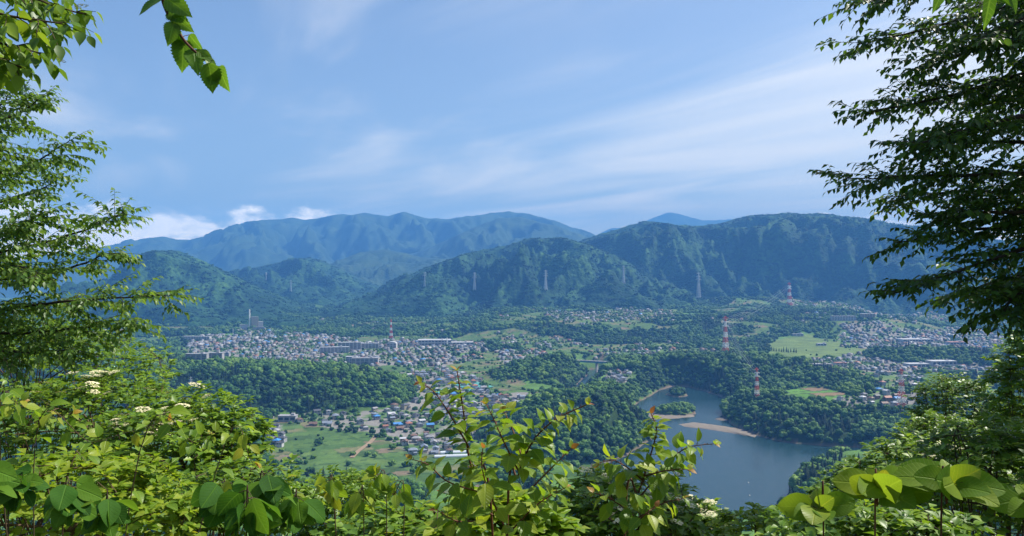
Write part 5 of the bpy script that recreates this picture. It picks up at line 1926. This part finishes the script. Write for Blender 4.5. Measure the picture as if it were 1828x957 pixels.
mk_bush('wide leafy tree crown behind the left tree, topmost of the left slope', 40, 665, 12.5, 290, 125, 1.8, 900, 0.10, mat='leaf_bush', name='broadleaf_tree', cat='tree', upb=0.2)
mk_bush('flowering dogwood with flat cream blossom heads on the left slope', 330, 800, 9.0, 175, 105, 1.1, 620, 0.105, 160, mat='leaf_bush', name='dogwood_tree', cat='tree', flowers=26, fl_size=0.15)
mk_bush('flowering dogwood farther left with scattered cream blossom heads', 170, 745, 10.5, 190, 95, 1.2, 560, 0.10, 0, mat='leaf_bush', name='dogwood_tree', cat='tree', flowers=16, fl_size=0.15)
mk_bush('dense shrub filling the lower left behind the broad leaves', 130, 905, 5.4, 250, 120, 0.8, 420, 0.088, 200, mat='leaf_fresh', young=0.10)
mk_bush('dense shrub below the left dogwood, right of centre-left', 420, 900, 6.2, 150, 85, 0.7, 330, 0.080, 150, mat='leaf_bush', young=0.06)
mk_bush('fine-leaved bush at bottom centre-left below the fields', 625, 915, 9.0, 105, 90, 0.8, 520, 0.075, 0, kind='narrow', mat='leaf_bush', young=0.03)
mk_bush('low fresh-green shrub at the bottom between bush and sapling', 700, 960, 4.6, 150, 52, 0.5, 200, 0.075, 150, mat='leaf_bush', young=0.08)
mk_bush('flowering dogwood with cream blossom heads right of the sapling', 1120, 925, 6.2, 165, 95, 0.8, 460, 0.085, 160, mat='leaf_bush', name='dogwood_tree', cat='tree', flowers=34, fl_size=0.085, young=0.04)
mk_bush('low leafy shrub at the foot of the central sapling', 900, 950, 3.6, 150, 80, 0.35, 170, 0.075, 170, mat='leaf_fresh', young=0.08, fine=True)
mk_bush('flowering dogwood crown overlooking the lake at bottom centre', 1235, 945, 8.0, 85, 62, 0.6, 260, 0.085, 0, mat='leaf_bush', name='dogwood_tree', cat='tree', flowers=26, fl_size=0.11)
mk_bush('low light-green shrub under the lake at bottom right of centre', 1350, 962, 6.5, 110, 55, 0.5, 190, 0.075, 60, mat='leaf_fresh')
# right slope
mk_bush('rounded fine-leaved maple crown rising before the right-hand town', 1705, 735, 15.0, 78, 82, 0.9, 620, 0.085, 0, mat='leaf_dark', name='maple_tree', cat='tree', upb=0.1)
mk_bush('second fine-leaved crown below the maple on the right slope', 1670, 800, 13.0, 100, 66, 0.9, 520, 0.085, 0, mat='leaf_bush', name='broadleaf_tree', cat='tree')
mk_bush('dark bush overhanging the lake shore on the right slope', 1530, 892, 10.5, 100, 82, 0.9, 560, 0.085, 0, mat='leaf_dark', name='broadleaf_tree', cat='tree')
mk_bush('broad shrub mass on the right slope with few cream blossoms', 1685, 868, 8.5, 170, 98, 1.0, 620, 0.090, 100, mat='leaf_bush', flowers=9, fl_size=0.11)
mk_bush('leafy creeper-covered tree standing at the right edge', 1880, 700, 11.5, 125, 165, 1.1, 760, 0.105, 100, mat='leaf_bush', name='creeper_covered_tree', cat='tree')
mk_bush('shrub at the far lower right corner', 1800, 860, 6.6, 160, 125, 0.8, 460, 0.085, 120, mat='leaf_bush')
mk_bush('low shrub behind the heart-shaped leaves at bottom right', 1560, 965, 4.6, 230, 70, 0.5, 260, 0.08, 120, mat='leaf_bush')

# --- broad-leaved plants at the bottom left
def herb(label, stems, kind, mat, leaf, n_leaf, root_px, d, name='broad_leaved_plant', cat='plant', twig='twig', **kw):
    pl = Plant(name, label, cat, root_at(root_px, d), kind, mat)
    for st in stems:
        pts = [pl.base] + [np.array(P(*q)) for q in st]
        shoot(pl, pts, 0.0032, leaf, n_leaf, t0=kw.get('t0', 0.78), tip=kw.get('tip', 2), hang=kw.get('hang', 0.35), taper=kw.get('taper', 0.5), tipmat=kw.get('tipmat', 'leaf_fresh'), endmat=kw.get('endmat'), petiole=kw.get('petiole', 0.3), face=kw.get('face', 0.0))
    return pl.build(300, twig, 'stem', True)


herb('large dark green ovate leaves in the bottom left corner', [[(15, 965, 2.5), (40, 870, 2.45)], [(110, 980, 2.3), (130, 905, 2.25)], [(-40, 950, 2.3), (-30, 875, 2.2)], [(180, 990, 2.5), (190, 925, 2.5)]], 'broad', 'leaf_broad', 0.13, 19, 60, 2.5)
herb('large dark green ovate leaves at bottom left of centre', [[(405, 980, 2.5), (400, 890, 2.45)], [(460, 970, 2.4), (478, 880, 2.35)], [(520, 990, 2.5), (530, 920, 2.5)], [(440, 1000, 2.1), (445, 935, 2.1)]], 'broad', 'leaf_broad', 0.13, 19, 440, 2.5)
herb('small upright plant with pale yellow-green leaves at bottom centre-left', [[(600, 960, 2.9), (585, 880, 2.9)], [(690, 960, 3.0), (668, 850, 3.0)], [(720, 970, 3.0), (700, 880, 3.0)], [(650, 980, 2.8), (640, 905, 2.8)]], 'ovate', 'leaf_fresh', 0.105, 14, 650, 2.9, tip=6, tipmat='leaf_young')
herb('leafy shoots with yellow tips in front of the left bushes', [[(60, 830, 3.8), (170, 790, 3.7), (300, 750, 3.6)], [(0, 800, 3.8), (60, 755, 3.8), (130, 738, 3.8)], [(240, 850, 3.6), (350, 790, 3.5), (385, 770, 3.5)], [(380, 860, 3.6), (455, 825, 3.6)], [(-60, 760, 3.6), (0, 725, 3.6), (40, 715, 3.6)]], 'ovate', 'leaf_fresh', 0.10, 20, 120, 4.0, name='leafy_shrub', cat='shrub', tip=6, tipmat='leaf_young', endmat='leaf_orange', t0=0.35)

# --- central sapling
pl = Plant('sapling', 'tall sapling with yellow-green leaves and orange tips at bottom centre', 'sapling', root_at(900, 3.0), 'ovate', 'leaf_fresh')
b0 = pl.base
S = lambda pts, n_, leaf=0.088, **k: shoot(pl, pts, k.pop('r', 0.0035), leaf * 1.1, int(n_ * 1.5), **k)
S([b0, np.array(P(880, 960, 3.0)), np.array(P(840, 830, 3.0)), np.array(P(828, 740, 3.0)), np.array(P(816, 662, 3.0))], 34, t0=0.42, tip=12, r=0.006)
S([(838, 800, 3.0), (800, 735, 2.95), (775, 700, 2.95), (752, 683, 2.9)], 12, 0.076, tip=6)
S([(860, 880, 3.0), (800, 860, 2.9), (765, 830, 2.85), (735, 820, 2.85)], 13, 0.076, tip=6)
S([b0, np.array(P(905, 960, 2.9)), np.array(P(925, 850, 2.85)), np.array(P(950, 790, 2.8)), np.array(P(990, 750, 2.8)), np.array(P(1048, 722, 2.75))], 30, t0=0.42, tip=10, r=0.0055)
S([(930, 850, 2.85), (900, 790, 2.8), (880, 745, 2.8), (868, 722, 2.8)], 14, 0.082, tip=7)
S([(935, 830, 2.85), (920, 780, 2.95), (905, 745, 3.0), (900, 735, 3.0)], 11, 0.082, tip=4)
S([(950, 870, 2.9), (990, 830, 2.9), (1020, 800, 2.9)], 10, 0.082, tip=3)
S([(880, 920, 2.95), (830, 890, 3.0), (790, 880, 3.0)], 12, 0.082, tip=2)
S([(900, 940, 2.9), (870, 870, 2.7), (860, 830, 2.65), (862, 800, 2.65)], 14, 0.082, tip=3)
S([(910, 950, 2.9), (960, 900, 2.8), (1010, 870, 2.8)], 12, 0.082, tip=2)
S([(860, 930, 2.95), (815, 930, 2.8), (780, 910, 2.8)], 12, 0.082, tip=2)
pl.build(300, 'redtwig', 'stem', True)
pl = Plant('sapling', 'right-hand sapling with arching leafy shoot in front of the lake', 'sapling', root_at(1110, 3.1), 'ovate', 'leaf_fresh')
b0 = pl.base
S([b0, np.array(P(1115, 960, 3.1)), np.array(P(1140, 880, 3.0)), np.array(P(1165, 800, 3.0)), np.array(P(1172, 765, 3.0)), np.array(P(1162, 738, 3.0))], 26, 0.076, t0=0.45, tip=6, r=0.005)
S([(1140, 890, 3.0), (1190, 830, 3.0), (1225, 800, 2.95), (1275, 792, 2.9)], 16, 0.076, tip=5)
S([(1150, 850, 3.0), (1190, 840, 2.9), (1228, 838, 2.9)], 11, 0.076, tip=3)
S([(1150, 860, 3.0), (1120, 835, 3.0), (1095, 822, 3.0), (1070, 826, 3.0)], 12, 0.076, tip=4)
S([(1130, 920, 3.0), (1090, 890, 2.9), (1060, 880, 2.9)], 12, 0.076, tip=2)
S([(1130, 930, 3.0), (1180, 900, 2.9), (1220, 890, 2.9)], 12, 0.076, tip=2)
S([(1120, 950, 3.0), (1150, 920, 2.8), (1170, 905, 2.8)], 12, 0.076, tip=1)
pl.build(300, 'redtwig', 'stem', True)

# --- heart-leaved plants at the bottom right
herb('young plant with round yellow-green leaves and reddish stem, left of its neighbour', [[(1562, 960, 2.2), (1566, 905, 2.2), (1570, 872, 2.2)]], 'heart', 'leaf_heart', 0.13, 15, 1562, 2.2, name='heart_leaved_plant', twig='redtwig', tip=3, tipmat='leaf_young', endmat=None, t0=0.86, hang=0.15, petiole=0.35, face=0.75, taper=0.30)
herb('taller young plant with round yellow-green leaves and orange tip', [[(1680, 960, 2.1), (1690, 900, 2.1), (1698, 862, 2.1)]], 'heart', 'leaf_heart', 0.14, 16, 1680, 2.1, name='heart_leaved_plant', twig='redtwig', tip=4, tipmat='leaf_young', endmat=None, t0=0.86, hang=0.15, petiole=0.35, face=0.75, taper=0.30)
herb('small plant with yellowing leaves at bottom right, leftmost of the heart-leaved ones', [[(1470, 970, 2.4), (1466, 930, 2.4), (1462, 908, 2.4)]], 'heart', 'leaf_heart', 0.115, 13, 1470, 2.4, name='heart_leaved_plant', twig='redtwig', tip=5, tipmat='leaf_young', endmat=None, t0=0.88, hang=0.15, petiole=0.35, face=0.75, taper=0.30)
herb('plant with long bright leaves cut by the right edge at the bottom', [[(1850, 970, 2.2), (1845, 920, 2.2), (1840, 890, 2.2)]], 'broad', 'leaf_heart', 0.16, 10, 1850, 2.2, name='heart_leaved_plant', twig='redtwig', tip=2, t0=0.86, hang=0.2, petiole=0.3, face=0.6)


# ------------------------------------------------------------------ haze
V, F = box(-14000, 14000, -14000, 15800, -47, 1490)
me = bpy.data.meshes.new('haze'); me.from_pydata(V, [], F); me.update()
hm = bpy.data.materials.new('haze'); hm.use_nodes = True
ht = hm.node_tree; ht.nodes.clear()
pv = N(ht, 'ShaderNodeVolumePrincipled')
pv.inputs['Color'].default_value = (0.115, 0.375, 0.96, 1)
pv.inputs['Absorption Color'].default_value = (0.08, 0.08, 0.08, 1)
pv.inputs['Density'].default_value = 1.25e-4
pv.inputs['Anisotropy'].default_value = 0.0
ho = N(ht, 'ShaderNodeOutputMaterial')
link(ht, pv.outputs[0], ho.inputs['Volume'])
me.materials.append(hm)
tag(link_obj('haze', me), kind='stuff')
